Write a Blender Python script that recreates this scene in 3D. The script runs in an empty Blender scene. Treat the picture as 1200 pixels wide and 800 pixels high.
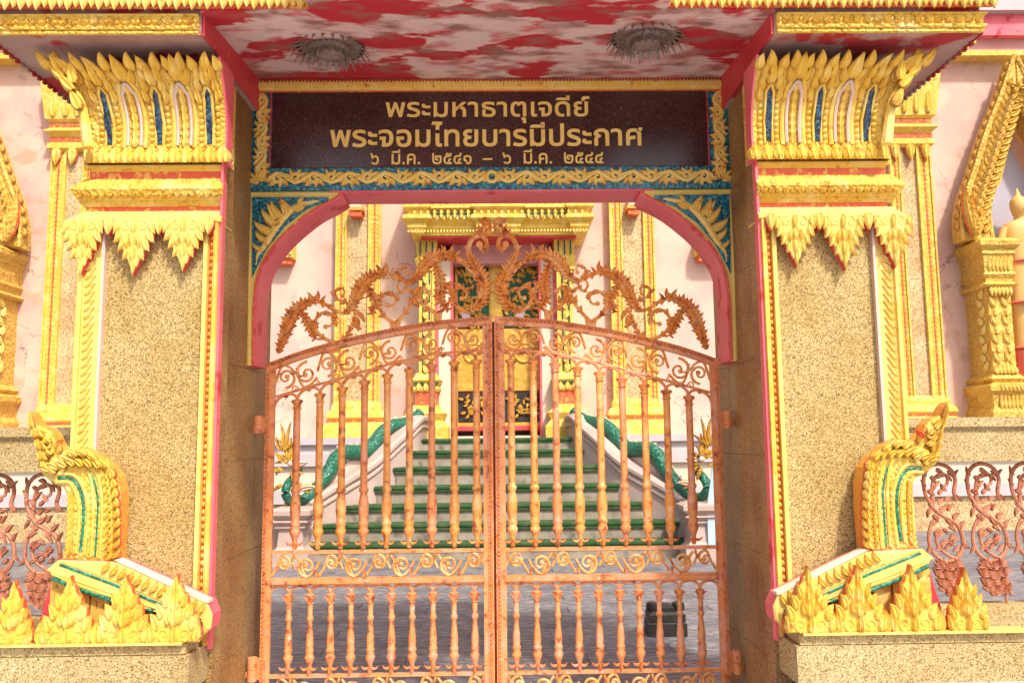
import bpy, bmesh, math, random
from math import sin, cos, pi, radians, atan2, sqrt
from mathutils import Vector, Matrix
random.seed(7)
S = bpy.context.scene
COL = S.collection
# ------------------------------------------------------------------ camera
CX, FOC, PITCH, YAW, ROLL, EYE = .0279, 984.9, .1155, .0168, .0109, 1.6
cp, sp, cy, sy, cr, sr = cos(PITCH), sin(PITCH), cos(YAW), sin(YAW), cos(ROLL), sin(ROLL)
RIGHT = Vector((cy, -sy, 0)); FWD = Vector((cp*sy, cp*cy, sp)); UP = Vector((-sp*sy, -sp*cy, cp))
IX = cr*RIGHT - sr*UP; IY = sr*RIGHT + cr*UP
cam = bpy.data.cameras.new('camera'); camo = bpy.data.objects.new('camera', cam); COL.objects.link(camo)
R = Matrix((IX, IY, -FWD)).transposed().to_4x4()
camo.matrix_world = Matrix.Translation((CX, 0, EYE)) @ R
cam.sensor_width = 36; cam.lens = FOC/1200*36; cam.clip_end = 500; cam.clip_start = .05
S.camera = camo
# ------------------------------------------------------------------ world and sun
SUN_AZ, SUN_EL = radians(26), radians(50)       # sun behind the camera, to the right
w = bpy.data.worlds.new("World"); S.world = w; w.use_nodes = True
nt = w.node_tree; sky = nt.nodes.new('ShaderNodeTexSky'); sky.sky_type = 'NISHITA'; sky.sun_disc = False
sky.sun_elevation = SUN_EL; sky.air_density = 1.0; sky.dust_density = 4.0; sky.ozone_density = .6
to_sun = Vector((sin(SUN_AZ)*cos(SUN_EL), -cos(SUN_AZ)*cos(SUN_EL), sin(SUN_EL)))
sky.sun_rotation = atan2(to_sun.x, to_sun.y)
nt.links.new(sky.outputs[0], nt.nodes['Background'].inputs[0]); nt.nodes['Background'].inputs[1].default_value = .14
sl = bpy.data.lights.new('sun', 'SUN'); sl.energy = 3.0; sl.angle = radians(4); sl.color = (1, .95, .86)
so = bpy.data.objects.new('sun', sl); COL.objects.link(so)
so.rotation_euler = (-to_sun).to_track_quat('-Z', 'Y').to_euler()
S.view_settings.view_transform = 'Standard'; S.view_settings.look = 'None'
S.view_settings.exposure = .5; S.view_settings.gamma = 1; S.view_settings.use_curve_mapping = False
try:
    S.cycles.max_bounces = 6; S.cycles.diffuse_bounces = 4; S.cycles.glossy_bounces = 2
except Exception: pass

def W(px, py, Y):
    """world X,Z of the sight line through a photo point (1200x800) on the plane at depth Y"""
    du, dv = px-600, py-400
    d = IX*du - IY*dv + FWD*FOC
    t = Y/d.y
    return CX + d.x*t, EYE + d.z*t
def WP(pts, Y): return [W(x, y, Y) for x, y in pts]

# ------------------------------------------------------------------ materials
M = {}
def mat(name, c1, c2=None, sc=4, det=6, rough=.6, bump=0, bsc=60, c3=None, sc3=9, th3=.62, wid3=.03, metal=0, c4=None, sc4=3, th4=.6, spec=.3, c5=None, sc5=6, th5=.6, vein=None, stretch=(1, 1, 1), rnd=True, carve=0, csc=46):
    m = bpy.data.materials.new(name); m.use_nodes = True; N = m.node_tree.nodes; L = m.node_tree.links
    b = N['Principled BSDF']; b.inputs['Roughness'].default_value = rough; b.inputs['Metallic'].default_value = metal
    b.inputs['Specular IOR Level'].default_value = spec
    tc = N.new('ShaderNodeTexCoord')
    def noise(s, d=det, off=0):
        n = N.new('ShaderNodeTexNoise'); n.inputs['Scale'].default_value = s; n.inputs['Detail'].default_value = d
        mp = N.new('ShaderNodeMapping'); mp.inputs['Scale'].default_value = stretch
        oi = N.new('ShaderNodeObjectInfo'); ad = N.new('ShaderNodeVectorMath'); ad.operation = 'MULTIPLY_ADD'
        ad.inputs[1].default_value = (9, 7, 5) if rnd else (0, 0, 0); ad.inputs[2].default_value = (off, off*1.7, off*.3)
        L.new(oi.outputs['Random'], ad.inputs[0]); L.new(ad.outputs[0], mp.inputs['Location'])
        L.new(tc.outputs['Object'], mp.inputs[0]); L.new(mp.outputs[0], n.inputs['Vector']); return n.outputs[0]
    def ramp(src, a, c):
        r = N.new('ShaderNodeMapRange'); r.inputs[1].default_value = a; r.inputs[2].default_value = c; r.clamp = True
        L.new(src, r.inputs[0]); return r.outputs[0]
    def mix(f, a, c):
        x = N.new('ShaderNodeMix'); x.data_type = 'RGBA'; L.new(f, x.inputs[0])
        for k, v in ((6, a), (7, c)):
            if isinstance(v, tuple): x.inputs[k].default_value = (*v, 1)
            else: L.new(v, x.inputs[k])
        return x.outputs[2]
    col = c1
    if c2: col = mix(ramp(noise(sc), .3, .7), c1, c2)
    if c4: col = mix(ramp(noise(sc4, 8, 5.3), th4-.06, th4+.06), col, c4)
    if c3: col = mix(ramp(noise(sc3, 9, 11.1), th3-wid3, th3+wid3), col, c3)
    if c5: col = mix(ramp(noise(sc5, 10, 21.1), th5-.08, th5+.1), col, c5)
    if vein:
        a = N.new('ShaderNodeMath'); a.operation = 'SUBTRACT'; a.inputs[1].default_value = .5; L.new(noise(1.6, 7, 31), a.inputs[0])
        q = N.new('ShaderNodeMath'); q.operation = 'ABSOLUTE'; L.new(a.outputs[0], q.inputs[0])
        g = N.new('ShaderNodeMath'); g.operation = 'MULTIPLY'; L.new(ramp(q.outputs[0], .0065, .0015), g.inputs[0]); L.new(ramp(noise(.9, 3, 41), .5, .58), g.inputs[1])
        col = mix(g.outputs[0], col, vein)
    if isinstance(col, tuple): b.inputs['Base Color'].default_value = (*col, 1)
    else: L.new(col, b.inputs['Base Color'])
    if bump:
        bp = N.new('ShaderNodeBump'); bp.inputs['Strength'].default_value = bump; bp.inputs['Distance'].default_value = .004
        L.new(noise(bsc, 5, 3), bp.inputs['Height']); L.new(bp.outputs[0], b.inputs['Normal'])
    if carve:
        v = N.new('ShaderNodeTexVoronoi'); v.inputs['Scale'].default_value = csc; v.feature = 'SMOOTH_F1'; v.inputs['Smoothness'].default_value = .35; L.new(tc.outputs['Object'], v.inputs['Vector'])
        b2 = N.new('ShaderNodeBump'); b2.inputs['Strength'].default_value = carve; b2.inputs['Distance'].default_value = .02; b2.invert = True
        L.new(v.outputs['Distance'], b2.inputs['Height'])
        if bump: L.new(bp.outputs[0], b2.inputs['Normal'])
        L.new(b2.outputs[0], b.inputs['Normal'])
    M[name] = m; return m
def speckle(name, cols, sc=110, rough=.6, bump=.5, spec=.3, tint=None, stretch=(1, 1, 1), big=None):
    """aggregate: cols = [(position, colour)...] over random cells"""
    m = bpy.data.materials.new(name); m.use_nodes = True; N = m.node_tree.nodes; L = m.node_tree.links
    b = N['Principled BSDF']; b.inputs['Roughness'].default_value = rough; b.inputs['Specular IOR Level'].default_value = spec
    tc = N.new('ShaderNodeTexCoord'); mp = N.new('ShaderNodeMapping'); mp.inputs['Scale'].default_value = stretch
    L.new(tc.outputs['Object'], mp.inputs[0])
    v = N.new('ShaderNodeTexVoronoi'); v.inputs['Scale'].default_value = sc; L.new(mp.outputs[0], v.inputs['Vector'])
    bw = N.new('ShaderNodeSeparateColor'); L.new(v.outputs['Color'], bw.inputs[0])
    cr_ = N.new('ShaderNodeValToRGB'); cr_.color_ramp.interpolation = 'CONSTANT'
    e = cr_.color_ramp.elements
    e[0].position = cols[0][0]; e[0].color = (*cols[0][1], 1)
    e[1].position = cols[1][0]; e[1].color = (*cols[1][1], 1)
    for p, c in cols[2:]:
        q = e.new(p); q.color = (*c, 1)
    L.new(bw.outputs[0], cr_.inputs[0]); out = cr_.outputs[0]
    if tint:
        n = N.new('ShaderNodeTexNoise'); n.inputs['Scale'].default_value = big or 2.5; n.inputs['Detail'].default_value = 5
        L.new(tc.outputs['Object'], n.inputs['Vector'])
        r = N.new('ShaderNodeMapRange'); r.inputs[1].default_value = .35; r.inputs[2].default_value = .7; L.new(n.outputs[0], r.inputs[0])
        mx = N.new('ShaderNodeMix'); mx.data_type = 'RGBA'; mx.blend_type = 'MULTIPLY'; L.new(r.outputs[0], mx.inputs[0])
        L.new(out, mx.inputs[6]); mx.inputs[7].default_value = (*tint, 1); out = mx.outputs[2]
    L.new(out, b.inputs['Base Color'])
    bp = N.new('ShaderNodeBump'); bp.inputs['Strength'].default_value = bump; bp.inputs['Distance'].default_value = .003
    L.new(v.outputs['Distance'], bp.inputs['Height']); bp.invert = True; L.new(bp.outputs[0], b.inputs['Normal'])
    M[name] = m; return m
YEL = (.82, .56, .095)
mat('yellow', YEL, (.74, .45, .06), 5, bump=.5, bsc=45, c3=(.84, .66, .22), sc3=9, th3=.6, wid3=.1, rough=.55, c4=(.52, .25, .05), sc4=26, th4=.645)
mat('yellow_carved', YEL, (.74, .45, .06), 5, bump=.4, bsc=60, c3=(.84, .66, .22), sc3=9, th3=.6, wid3=.1, rough=.55, c4=(.52, .25, .05), sc4=26, th4=.645, carve=.8, csc=52)
mat('gold_carved', (.78, .52, .11), (.64, .37, .06), 9, bump=.4, bsc=60, rough=.5, c3=(.40, .19, .04), sc3=26, th3=.62, carve=1, csc=16)
mat('yellow_pale', (.86, .66, .20), (.80, .56, .12), 9, bump=.3, bsc=50, rough=.5, c3=(.70, .46, .09), sc3=20, th3=.66, wid3=.06)
mat('gold_old', (.76, .50, .10), (.60, .34, .055), 9, bump=.6, bsc=60, rough=.5, c3=(.35, .17, .04), sc3=26, th3=.62, c4=(.86, .64, .2), sc4=12, th4=.6)
mat('gold_sign', (.86, .58, .11), (.92, .70, .22), 14, bump=.3, bsc=50, rough=.45, c3=(.6, .22, .03), sc3=30, th3=.66)
mat('leaf_side_dark', (.52, .27, .05), (.44, .16, .04), 12, rough=.6)  # darker brown for carved leaf sides: dark groove outlines put into the colour
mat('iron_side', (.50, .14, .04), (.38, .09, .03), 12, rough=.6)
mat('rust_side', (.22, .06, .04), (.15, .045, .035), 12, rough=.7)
mat('red', (.62, .045, .05), (.72, .09, .10), 5, rough=.5, bump=.2, c3=(.75, .25, .2), sc3=10, th3=.68)
mat('red_trim', (.70, .085, .04), (.74, .16, .06), 12, rough=.5, bump=.2, c3=(.8, .42, .08), sc3=25, th3=.6)
mat('pink_red', (.82, .12, .16), (.86, .20, .22), 3, rough=.5, bump=.15, c3=(.62, .04, .05), sc3=5, th3=.62)
mat('white_trim', (.66, .52, .43), (.68, .46, .38), 12, rough=.6)
mat('orange_bead', (.78, .26, .045), (.82, .42, .07), 30, rough=.5)
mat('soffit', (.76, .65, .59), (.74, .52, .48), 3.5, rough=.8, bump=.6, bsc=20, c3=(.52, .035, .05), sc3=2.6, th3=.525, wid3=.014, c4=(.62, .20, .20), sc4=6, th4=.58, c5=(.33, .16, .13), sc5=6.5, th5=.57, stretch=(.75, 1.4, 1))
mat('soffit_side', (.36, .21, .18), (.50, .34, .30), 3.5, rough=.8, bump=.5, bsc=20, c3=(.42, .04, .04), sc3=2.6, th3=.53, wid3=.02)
speckle('granite', [(0, (.22, .135, .04)), (.15, (.40, .28, .10)), (.42, (.54, .41, .17)), (.8, (.66, .53, .26))], 200, rough=.7, bump=.7, tint=(.82, .70, .5))
speckle('granite_jamb', [(0, (.13, .06, .02)), (.2, (.34, .21, .07)), (.5, (.46, .29, .10)), (.85, (.56, .38, .17))], 190, rough=.45, bump=.3, tint=(.62, .45, .34), spec=.5)
speckle('granite_temple', [(0, (.40, .25, .12)), (.25, (.60, .42, .2)), (.6, (.74, .56, .32))], 60, rough=.7, bump=.3, tint=(.8, .7, .6))
speckle('granite_coping', [(0, (.22, .145, .055)), (.15, (.40, .30, .13)), (.4, (.55, .43, .21)), (.8, (.66, .54, .31))], 200, rough=.7, bump=.6, tint=(.9, .82, .7))
speckle('sign_granite', [(0, (.055, .024, .02)), (.45, (.08, .036, .032)), (.8, (.115, .058, .05)), (.95, (.17, .10, .085))], 200, rough=.22, bump=.02, spec=.5, tint=(.55, .4, .4), big=1.6)
speckle('teal_glass', [(0, (.004, .07, .11)), (.35, (.01, .17, .25)), (.65, (.02, .27, .34)), (.9, (.12, .42, .45))], 90, rough=.15, bump=.6, spec=.6)
speckle('blue_glass', [(0, (.006, .014, .04)), (.4, (.015, .05, .11)), (.8, (.05, .14, .2))], 90, rough=.15, bump=.6, spec=.6)
speckle('green_glass', [(0, (.003, .12, .06)), (.4, (.01, .22, .12)), (.8, (.05, .34, .2))], 90, rough=.2, bump=.5, spec=.6)
speckle('pavement_tile', [(0, (.40, .36, .36)), (.3, (.52, .48, .48)), (.7, (.62, .57, .56))], 60, rough=.7, bump=.15, stretch=(.15, 1, 1), tint=(.86, .84, .86))
speckle('court_tile', [(0, (.15, .145, .15)), (.3, (.215, .205, .21)), (.6, (.28, .265, .27)), (.9, (.42, .39, .385))], 60, rough=.55, bump=.3, stretch=(.2, 1, 1), tint=(.62, .62, .66), big=1.2)
mat('joint', (.22, .21, .21), (.22, .2, .19), 8, rough=.9)
mat('concrete', (.27, .22, .16), (.40, .34, .26), 5, rough=.8, bump=.4, c3=(.17, .14, .11), sc3=6, th3=.6, wid3=.08)
mat('carpet', (.025, .072, .022), (.05, .115, .04), 9, rough=.95, bump=1, bsc=220, c3=(.10, .13, .06), sc3=5, th3=.6, wid3=.1)
mat('plaster', (.70, .45, .355), (.73, .52, .41), 1.4, rough=.85, bump=.4, bsc=14, c3=(.56, .36, .26), sc3=2.6, th3=.65, wid3=.05, c4=(.66, .41, .35), sc4=1.1, th4=.56, vein=(.30, .17, .11))
mat('cream', (.72, .58, .42), (.76, .64, .50), 3, rough=.8, bump=.2)
mat('lavender', (.50, .44, .44), (.58, .52, .51), 3, rough=.8, bump=.2)
mat('balustrade', (.56, .42, .36), (.46, .33, .27), 3, rough=.75, bump=.3, c3=(.45, .33, .28), sc3=6, th3=.66, wid3=.06)
mat('copper', (.76, .25, .075), (.82, .34, .12), 11, rough=.42, bump=.5, bsc=60, c3=(.80, .36, .22), sc3=9, th3=.60, wid3=.10, c4=(.42, .10, .035), sc4=22, th4=.60, spec=.5, c5=(.80, .66, .55), sc5=34, th5=.70)
mat('copper_gold', (.86, .38, .08), (.82, .30, .07), 11, rough=.42, bump=.35, bsc=80, c3=(.90, .54, .22), sc3=12, th3=.6, wid3=.1, c4=(.44, .10, .035), sc4=24, th4=.60, spec=.5, c5=(.78, .62, .5), sc5=34, th5=.71)
mat('bare_primer', (.75, .74, .74), (.62, .5, .44), 60, rough=.6)
mat('rust_red', (.50, .15, .09), (.60, .24, .16), 12, rough=.6, bump=.4, bsc=80, c3=(.32, .08, .05), sc3=25, th3=.6)
mat('rust_pink', (.50, .20, .105), (.56, .26, .16), 12, rough=.6, bump=.4, bsc=80, c3=(.36, .10, .06), sc3=25, th3=.6)
mat('letter_gold', (.94, .72, .22), (.92, .60, .15), 10, rough=.35, bump=.1)
mat('door_wood', (.30, .10, .05), (.24, .07, .04), 6, rough=.5)
mat('door_gold', (.72, .46, .08), (.56, .33, .05), 6, rough=.4, metal=.2, bump=.8, bsc=9, carve=.6, csc=9)
mat('dark_green', (.01, .13, .06), (.01, .06, .03), 9, rough=.4)
mat('black', (.02, .02, .02), (.05, .045, .035), 14, rough=.5, bump=.4)
mat('jamb_pink', (.66, .36, .32), (.60, .28, .26), 3, rough=.7)
mat('naga_green', (.008, .10, .06), (.015, .17, .09), 22, rough=.35, bump=.3, bsc=55, spec=.5, carve=1, csc=24)
mat('tin_dark', (.05, .03, .028), (.09, .06, .05), 20, rough=.7)
mat('tin', (.20, .15, .125), (.40, .32, .27), 20, rough=.45, metal=.3, bump=.4)
mat('skin_gold', (.80, .50, .17), (.74, .42, .12), 4, rough=.5)
mat('niche_grey', (.42, .40, .48), (.50, .46, .52), 2, rough=.8)
mat('lotus_pink', (.78, .20, .13), (.74, .12, .1), 5, rough=.6)
mat('pale_blue', (.45, .60, .80), (.5, .66, .84), 5, rough=.6)
mat('dark_void', (.03, .02, .02), (.05, .03, .03), 5, rough=.9)

# ------------------------------------------------------------------ mesh builder
ORG = {}
class B:
    def __init__(s, m=1): s.v = []; s.f = []; s.mi = []; s.m = m; s.cur = 0
    def add(s, vs, fs, mi=None):
        k = len(s.v); mi = s.cur if mi is None else mi
        s.v += [(s.m*x, y, z) for x, y, z in vs]
        s.f += [tuple(k+i for i in f) for f in fs]; s.mi += [mi]*len(fs)
    def box(s, x0, x1, y0, y1, z0, z1, mi=None):
        s.add([(x, y, z) for z in (z0, z1) for y in (y0, y1) for x in (x0, x1)],
              [(0, 2, 3, 1), (4, 5, 7, 6), (0, 1, 5, 4), (2, 6, 7, 3), (0, 4, 6, 2), (1, 3, 7, 5)], mi)
    def build(s, name, mats, parent=None, smooth=False, recalc=True, shift=None, **kw):
        org = Vector(shift) if shift is not None else (ORG.get(parent.name, Vector((0, 0, 0))) if parent else Vector((0, 0, 0)))
        me = bpy.data.meshes.new(name)
        me.from_pydata([tuple(Vector(p)-org) for p in s.v], [], s.f)
        mats = list(mats) if isinstance(mats, (list, tuple)) else [mats]
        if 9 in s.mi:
            u_ = {'yellow': 'leaf_side_dark', 'yellow_pale': 'leaf_side_dark', 'gold_sign': 'leaf_side_dark', 'gold_old': 'leaf_side_dark', 'gold_carved': 'leaf_side_dark', 'yellow_carved': 'leaf_side_dark', 'door_gold': 'leaf_side_dark', 'copper': 'iron_side', 'copper_gold': 'iron_side', 'rust_pink': 'rust_side'}.get(mats[0], mats[0])  # leaf sides take a darker variant that outlines the relief
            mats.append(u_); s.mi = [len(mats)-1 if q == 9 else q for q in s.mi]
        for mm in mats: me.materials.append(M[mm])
        me.polygons.foreach_set('material_index', s.mi)
        if recalc:
            bm = bmesh.new(); bm.from_mesh(me); bmesh.ops.recalc_face_normals(bm, faces=bm.faces); bm.to_mesh(me); bm.free()
        if smooth:
            me.polygons.foreach_set('use_smooth', [True]*len(me.polygons))
            if smooth != 'all': me.set_sharp_from_angle(angle=radians(50))
        me.update()
        o = bpy.data.objects.new(name, me); COL.objects.link(o)
        if shift is not None:
            pl = ORG.get(parent.name, Vector((0, 0, 0))) if parent else Vector((0, 0, 0))
            o.location = org - pl
        if parent: o.parent = parent
        ORG[o.name] = org
        for k, x in kw.items(): o[k] = x
        return o
def thing(name, loc, label, cat, group=None):
    o = bpy.data.objects.new(name, None); COL.objects.link(o); o.location = loc; o.empty_display_size = .2
    o['label'] = label; o['category'] = cat
    if group: o['group'] = group
    ORG[o.name] = Vector(loc); return o
def tag(o, label, cat, group=None):
    o['label'] = label; o['category'] = cat
    if group: o['group'] = group
    return o
def copy_tree(o, parent=None, loc=None):
    c = o.copy(); COL.objects.link(c); ORG[c.name] = ORG.get(o.name, Vector((0, 0, 0)))
    if parent: c.parent = parent
    if loc is not None: c.location = loc
    for ch in list(o.children): copy_tree(ch, c)
    return c

def facade(Y): return lambda u, v, w: (u, Y-w, v)
# ---- 2.5D ornament primitives; Mp maps (u, v, w) to the world
def leaf(b, Mp, u, v, w, h, ang=0, curl=0, d=.012, th=.008, n=5, mi=0, ms=None, fat=.6, groove=.5):
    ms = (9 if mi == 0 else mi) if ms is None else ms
    pts = []; a = ang; st = h/n; x, y = u, v
    for i in range(n+1):
        t = i/n
        hw = w/2*(sin(pi*min(1, t**fat))**.85 if t > 0 else .30) if t < 1 else 0
        if t == 0: hw = w*.22
        nx, ny = cos(a), -sin(a)
        pts.append((x, y, nx, ny, hw))
        x += sin(a)*st; y += cos(a)*st; a += curl/n
    vs = []
    for i, (x, y, nx, ny, hw) in enumerate(pts):
        t = i/n; hh = th + d*(1-(2*t-.8)**2*.35)
        if i == n: hh = th + d*.35
        e_ = hw*.84; vs += [Mp(x-nx*hw, y-ny*hw, 0), Mp(x-nx*e_, y-ny*e_, th), Mp(x-nx*hw*.45, y-ny*hw*.45, hh), Mp(x, y, hh - groove*d),
               Mp(x+nx*hw*.45, y+ny*hw*.45, hh), Mp(x+nx*e_, y+ny*e_, th), Mp(x+nx*hw, y+ny*hw, 0)]
    fs = []; side = []
    for i in range(n):
        k = i*7
        for j in range(6):
            q = (k+j, k+j+1, k+8+j, k+7+j)
            (side if j in (0, 5) else fs).append(q)
    b.add(vs, fs, mi)
    k = len(b.v)-len(vs)
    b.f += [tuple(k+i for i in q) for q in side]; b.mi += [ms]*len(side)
def spl(P, n=6):
    out = []
    for i in range(len(P)-1):
        p0 = P[max(i-1, 0)]; p1 = P[i]; p2 = P[i+1]; p3 = P[min(i+2, len(P)-1)]
        for k in range(n):
            t = k/n
            out.append(tuple(.5*((2*b_)+(-a+c)*t+(2*a-5*b_+4*c-d)*t*t+(-a+3*b_-3*c+d)*t**3) for a, b_, c, d in zip(p0, p1, p2, p3)))
    out.append(tuple(P[-1])); return out
def tube2(b, Mp, P, r0, r1=None, w=0, n=6, sq=1, mi=0, env=None):
    r1 = r0 if r1 is None else r1; m = len(P); vs = []; fs = []
    for i, p in enumerate(P):
        a = P[max(0, i-1)]; c = P[min(m-1, i+1)]; tx, ty = c[0]-a[0], c[1]-a[1]; l = math.hypot(tx, ty) or 1
        nx, ny = -ty/l, tx/l; t = i/(m-1); r = env(t) if env else r0+(r1-r0)*t
        for k in range(n):
            q = 2*pi*k/n + pi/n
            vs.append(Mp(p[0]+nx*r*cos(q), p[1]+ny*r*cos(q), w+r*sq*sin(q)))
    for i in range(m-1):
        for k in range(n):
            fs.append((i*n+k, i*n+(k+1) % n, (i+1)*n+(k+1) % n, (i+1)*n+k))
    fs += [tuple(range(n-1, -1, -1)), tuple((m-1)*n+k for k in range(n))]
    b.add(vs, fs, mi)
def tube3(b, P, rf, n=8, mi=0, up=Vector((0, 0, 1))):
    m = len(P); vs = []; fs = []; P = [Vector(p) for p in P]
    for i, p in enumerate(P):
        t = (P[min(m-1, i+1)]-P[max(0, i-1)]).normalized(); s_ = t.cross(up)
        if s_.length < 1e-3: s_ = Vector((1, 0, 0))
        s_.normalize(); q_ = s_.cross(t); r = rf(i/(m-1)) if callable(rf) else rf
        for k in range(n):
            a = 2*pi*k/n; vs.append(tuple(p+s_*r*cos(a)+q_*r*sin(a)))
    for i in range(m-1):
        for k in range(n): fs.append((i*n+k, i*n+(k+1) % n, (i+1)*n+(k+1) % n, (i+1)*n+k))
    fs += [tuple(range(n-1, -1, -1)), tuple((m-1)*n+k for k in range(n))]
    b.add(vs, fs, mi)
def spiral(cu, cv, r0, r1, a0, turns, n=None, rev=1):
    n = n or int(abs(turns)*14)+3
    return [(cu+(r0+(r1-r0)*(i/n)**.8)*cos(a0+2*pi*turns*i/n), cv+(r0+(r1-r0)*(i/n)**.8)*sin(a0+2*pi*turns*i/n)) for i in range(n+1)]
def area2(P): return sum(P[i][0]*P[(i+1) % len(P)][1]-P[(i+1) % len(P)][0]*P[i][1] for i in range(len(P)))/2
def inset(P, d):
    if area2(P) < 0: P = P[::-1]
    n = len(P); out = []
    for i in range(n):
        a, p, c = P[i-1], P[i], P[(i+1) % n]
        e1 = Vector((p[0]-a[0], p[1]-a[1])); e2 = Vector((c[0]-p[0], c[1]-p[1]))
        if e1.length < 1e-9 or e2.length < 1e-9: out.append(p); continue
        e1.normalize(); e2.normalize(); n1 = Vector((-e1.y, e1.x)); n2 = Vector((-e2.y, e2.x)); nn = n1+n2
        k = d/max(.35, nn.length_squared/2); out.append((p[0]+nn.x*k, p[1]+nn.y*k))
    return P, out
def plate(b, Mp, P, w0, w1, bev=.004, mi=0, ms=None, back=True):
    ms = mi if ms is None else ms
    P, Q = inset(list(P), bev); n = len(P)
    b.add([Mp(x, y, w0) for x, y in P]+[Mp(x, y, w1-bev) for x, y in P]+[Mp(x, y, w1) for x, y in Q], [], mi)
    k = len(b.v)-3*n; F = []; G = []
    for i in range(n):
        j = (i+1) % n; F.append((k+i, k+j, k+n+j, k+n+i)); G.append((k+n+i, k+n+j, k+2*n+j, k+2*n+i))
    b.f += F; b.mi += [ms]*n; b.f += G; b.mi += [mi]*n
    b.f.append(tuple(k+2*n+i for i in range(n))); b.mi.append(mi)
    if back: b.f.append(tuple(k+i for i in range(n-1, -1, -1))); b.mi.append(ms)
def bead(b, Mp, u, v, ru, rv, d, mi=0, n=8):
    vs = []
    for j, (f, g) in enumerate(((1, 0), (.8, .65), (.35, 1))):
        vs += [Mp(u+ru*f*cos(2*pi*k/n), v+rv*f*sin(2*pi*k/n), d*g) for k in range(n)]
    fs = [(j*n+k, j*n+(k+1) % n, (j+1)*n+(k+1) % n, (j+1)*n+k) for j in range(2) for k in range(n)]
    fs.append(tuple(2*n+k for k in range(n))); b.add(vs, fs, mi)
def lathe(b, c, prof, n=10, mi=0, Mp=None):
    vs = []; fs = []
    for r, z in prof:
        for k in range(n): a = 2*pi*k/n; vs.append((c[0]+r*cos(a), c[1]+r*sin(a), c[2]+z))
    for j in range(len(prof)-1):
        for k in range(n): fs.append((j*n+k, j*n+(k+1) % n, (j+1)*n+(k+1) % n, (j+1)*n+k))
    fs += [tuple(range(n-1, -1, -1)), tuple((len(prof)-1)*n+k for k in range(n))]
    b.add(vs, fs, mi)
def stack(b, x0, x1, yf, yb, prof, ox0=1, ox1=1, mi=0):
    """moulding: prof = [(out, z)] swept round the front of a block; closed box at each level"""
    vs = []
    for o, z in prof: vs += [(x0-o*ox0, yb, z), (x0-o*ox0, yf-o, z), (x1+o*ox1, yf-o, z), (x1+o*ox1, yb, z)]
    fs = []
    for j in range(len(prof)-1):
        for k in range(4): fs.append((j*4+k, j*4+(k+1) % 4, (j+1)*4+(k+1) % 4, (j+1)*4+k))
    fs += [(3, 2, 1, 0), tuple((len(prof)-1)*4+k for k in range(4))]
    b.add(vs, fs, mi)
def resample(P, step):
    out = [P[0]]; acc = 0
    for a, c in zip(P, P[1:]):
        l = math.dist(a, c); 
        if l == 0: continue
        t = step-acc
        while t <= l: out.append(tuple(a[i]+(c[i]-a[i])*t/l for i in range(len(a)))); t += step
        acc = (acc+l) % step
    return out
def frond(b, Mp, P, r0, r1, ll, step=.03, mi=0, sides=(1, -1), w=0, spread=.30, d=.016, curl=1.25, wd=.46):
    """acanthus frond: a full flattened body clothed with broad overlapping lobes whose tips turn outwards"""
    S_ = spl(P, 8); Mw = lambda u, v, q: Mp(u, v, q+w)
    body = lambda t: r0*.55+(r1-r0*.55)*t*.6+ll*.20*sin(pi*t)**.7
    tube2(b, Mp, S_, r0, r1, w=w+r0*.3, n=8, mi=mi, sq=.5, env=body)
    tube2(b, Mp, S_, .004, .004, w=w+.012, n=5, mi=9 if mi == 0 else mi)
    Q = resample(S_, step*.8); n = len(Q)
    for i in range(n):
        a = Q[max(0, i-1)]; c = Q[min(n-1, i+1)]; th = atan2(c[0]-a[0], c[1]-a[1]); t = i/(n-1)
        e = ll*(.62+.42*sin(pi*min(1, t*1.05))); nx, ny = cos(th), -sin(th); r = body(t)*.35
        for s_ in sides:
            k = 1 if (i+(s_ > 0)) % 2 else .82
            leaf(b, Mw, Q[i][0]+nx*s_*r, Q[i][1]+ny*s_*r, e*wd*k, e*k, th+s_*spread, s_*curl*k, d=d*k, th=.004+.003*(i % 2), n=6, mi=mi, fat=.75, groove=.35)
        leaf(b, lambda u, v, q: Mw(u, v, q+.008), Q[i][0], Q[i][1], e*.22, e*.7, th+(.15 if i % 2 else -.15), 0, d=.010, th=.002, n=4, mi=mi)
def rope(b, Mp, P, r, pitch, d=.006, mi=0, slant=.8):
    Q = resample(P, pitch)
    for i in range(len(Q)-1):
        a, c = Q[i], Q[i+1]; th = atan2(c[0]-a[0], c[1]-a[1])
        leaf(b, Mp, a[0]-sin(th+slant)*r, a[1]-cos(th+slant)*r, pitch*.75, r*2.1, th+slant, 0, d=d, th=.002, n=2, mi=mi, fat=1)

# ================================================================== THE SETTING
def slab_grid(root_name, x0, x1, y0, y1, ztop, dx, dy, th, mname, name, base_mat='joint', gap=.006, stagger=True):
    b = B(); b.box(x0, x1, y0, y1, ztop-.45 if ztop > .2 else ztop-.06, ztop-.012)
    r = b.build(root_name, base_mat, kind='structure')
    protos = {}
    ny = int(round((y1-y0)/dy))
    for j in range(ny):
        off = (dx/2 if (j % 2 and stagger) else 0); x = x0-off
        while x < x1-1e-4:
            a = max(x, x0); c = min(x+dx, x1); wd = round(c-a, 4); x += dx
            if wd < .05: continue
            if wd not in protos:
                q = B(); P = [(gap/2, gap/2), (wd-gap/2, gap/2), (wd-gap/2, dy-gap/2), (gap/2, dy-gap/2)]
                plate(q, lambda u, v, w_: (u, v, w_), P, -.03, 0, .003)
                o = q.build(name, mname, r); protos[wd] = o.data
            else:
                o = bpy.data.objects.new(name, protos[wd]); COL.objects.link(o); o.parent = r
            o.location = (a, y0+j*dy, ztop+random.uniform(-.0015, .0015))
            o.rotation_euler = (random.uniform(-.002, .002), random.uniform(-.002, .002), 0)
    return r
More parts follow.
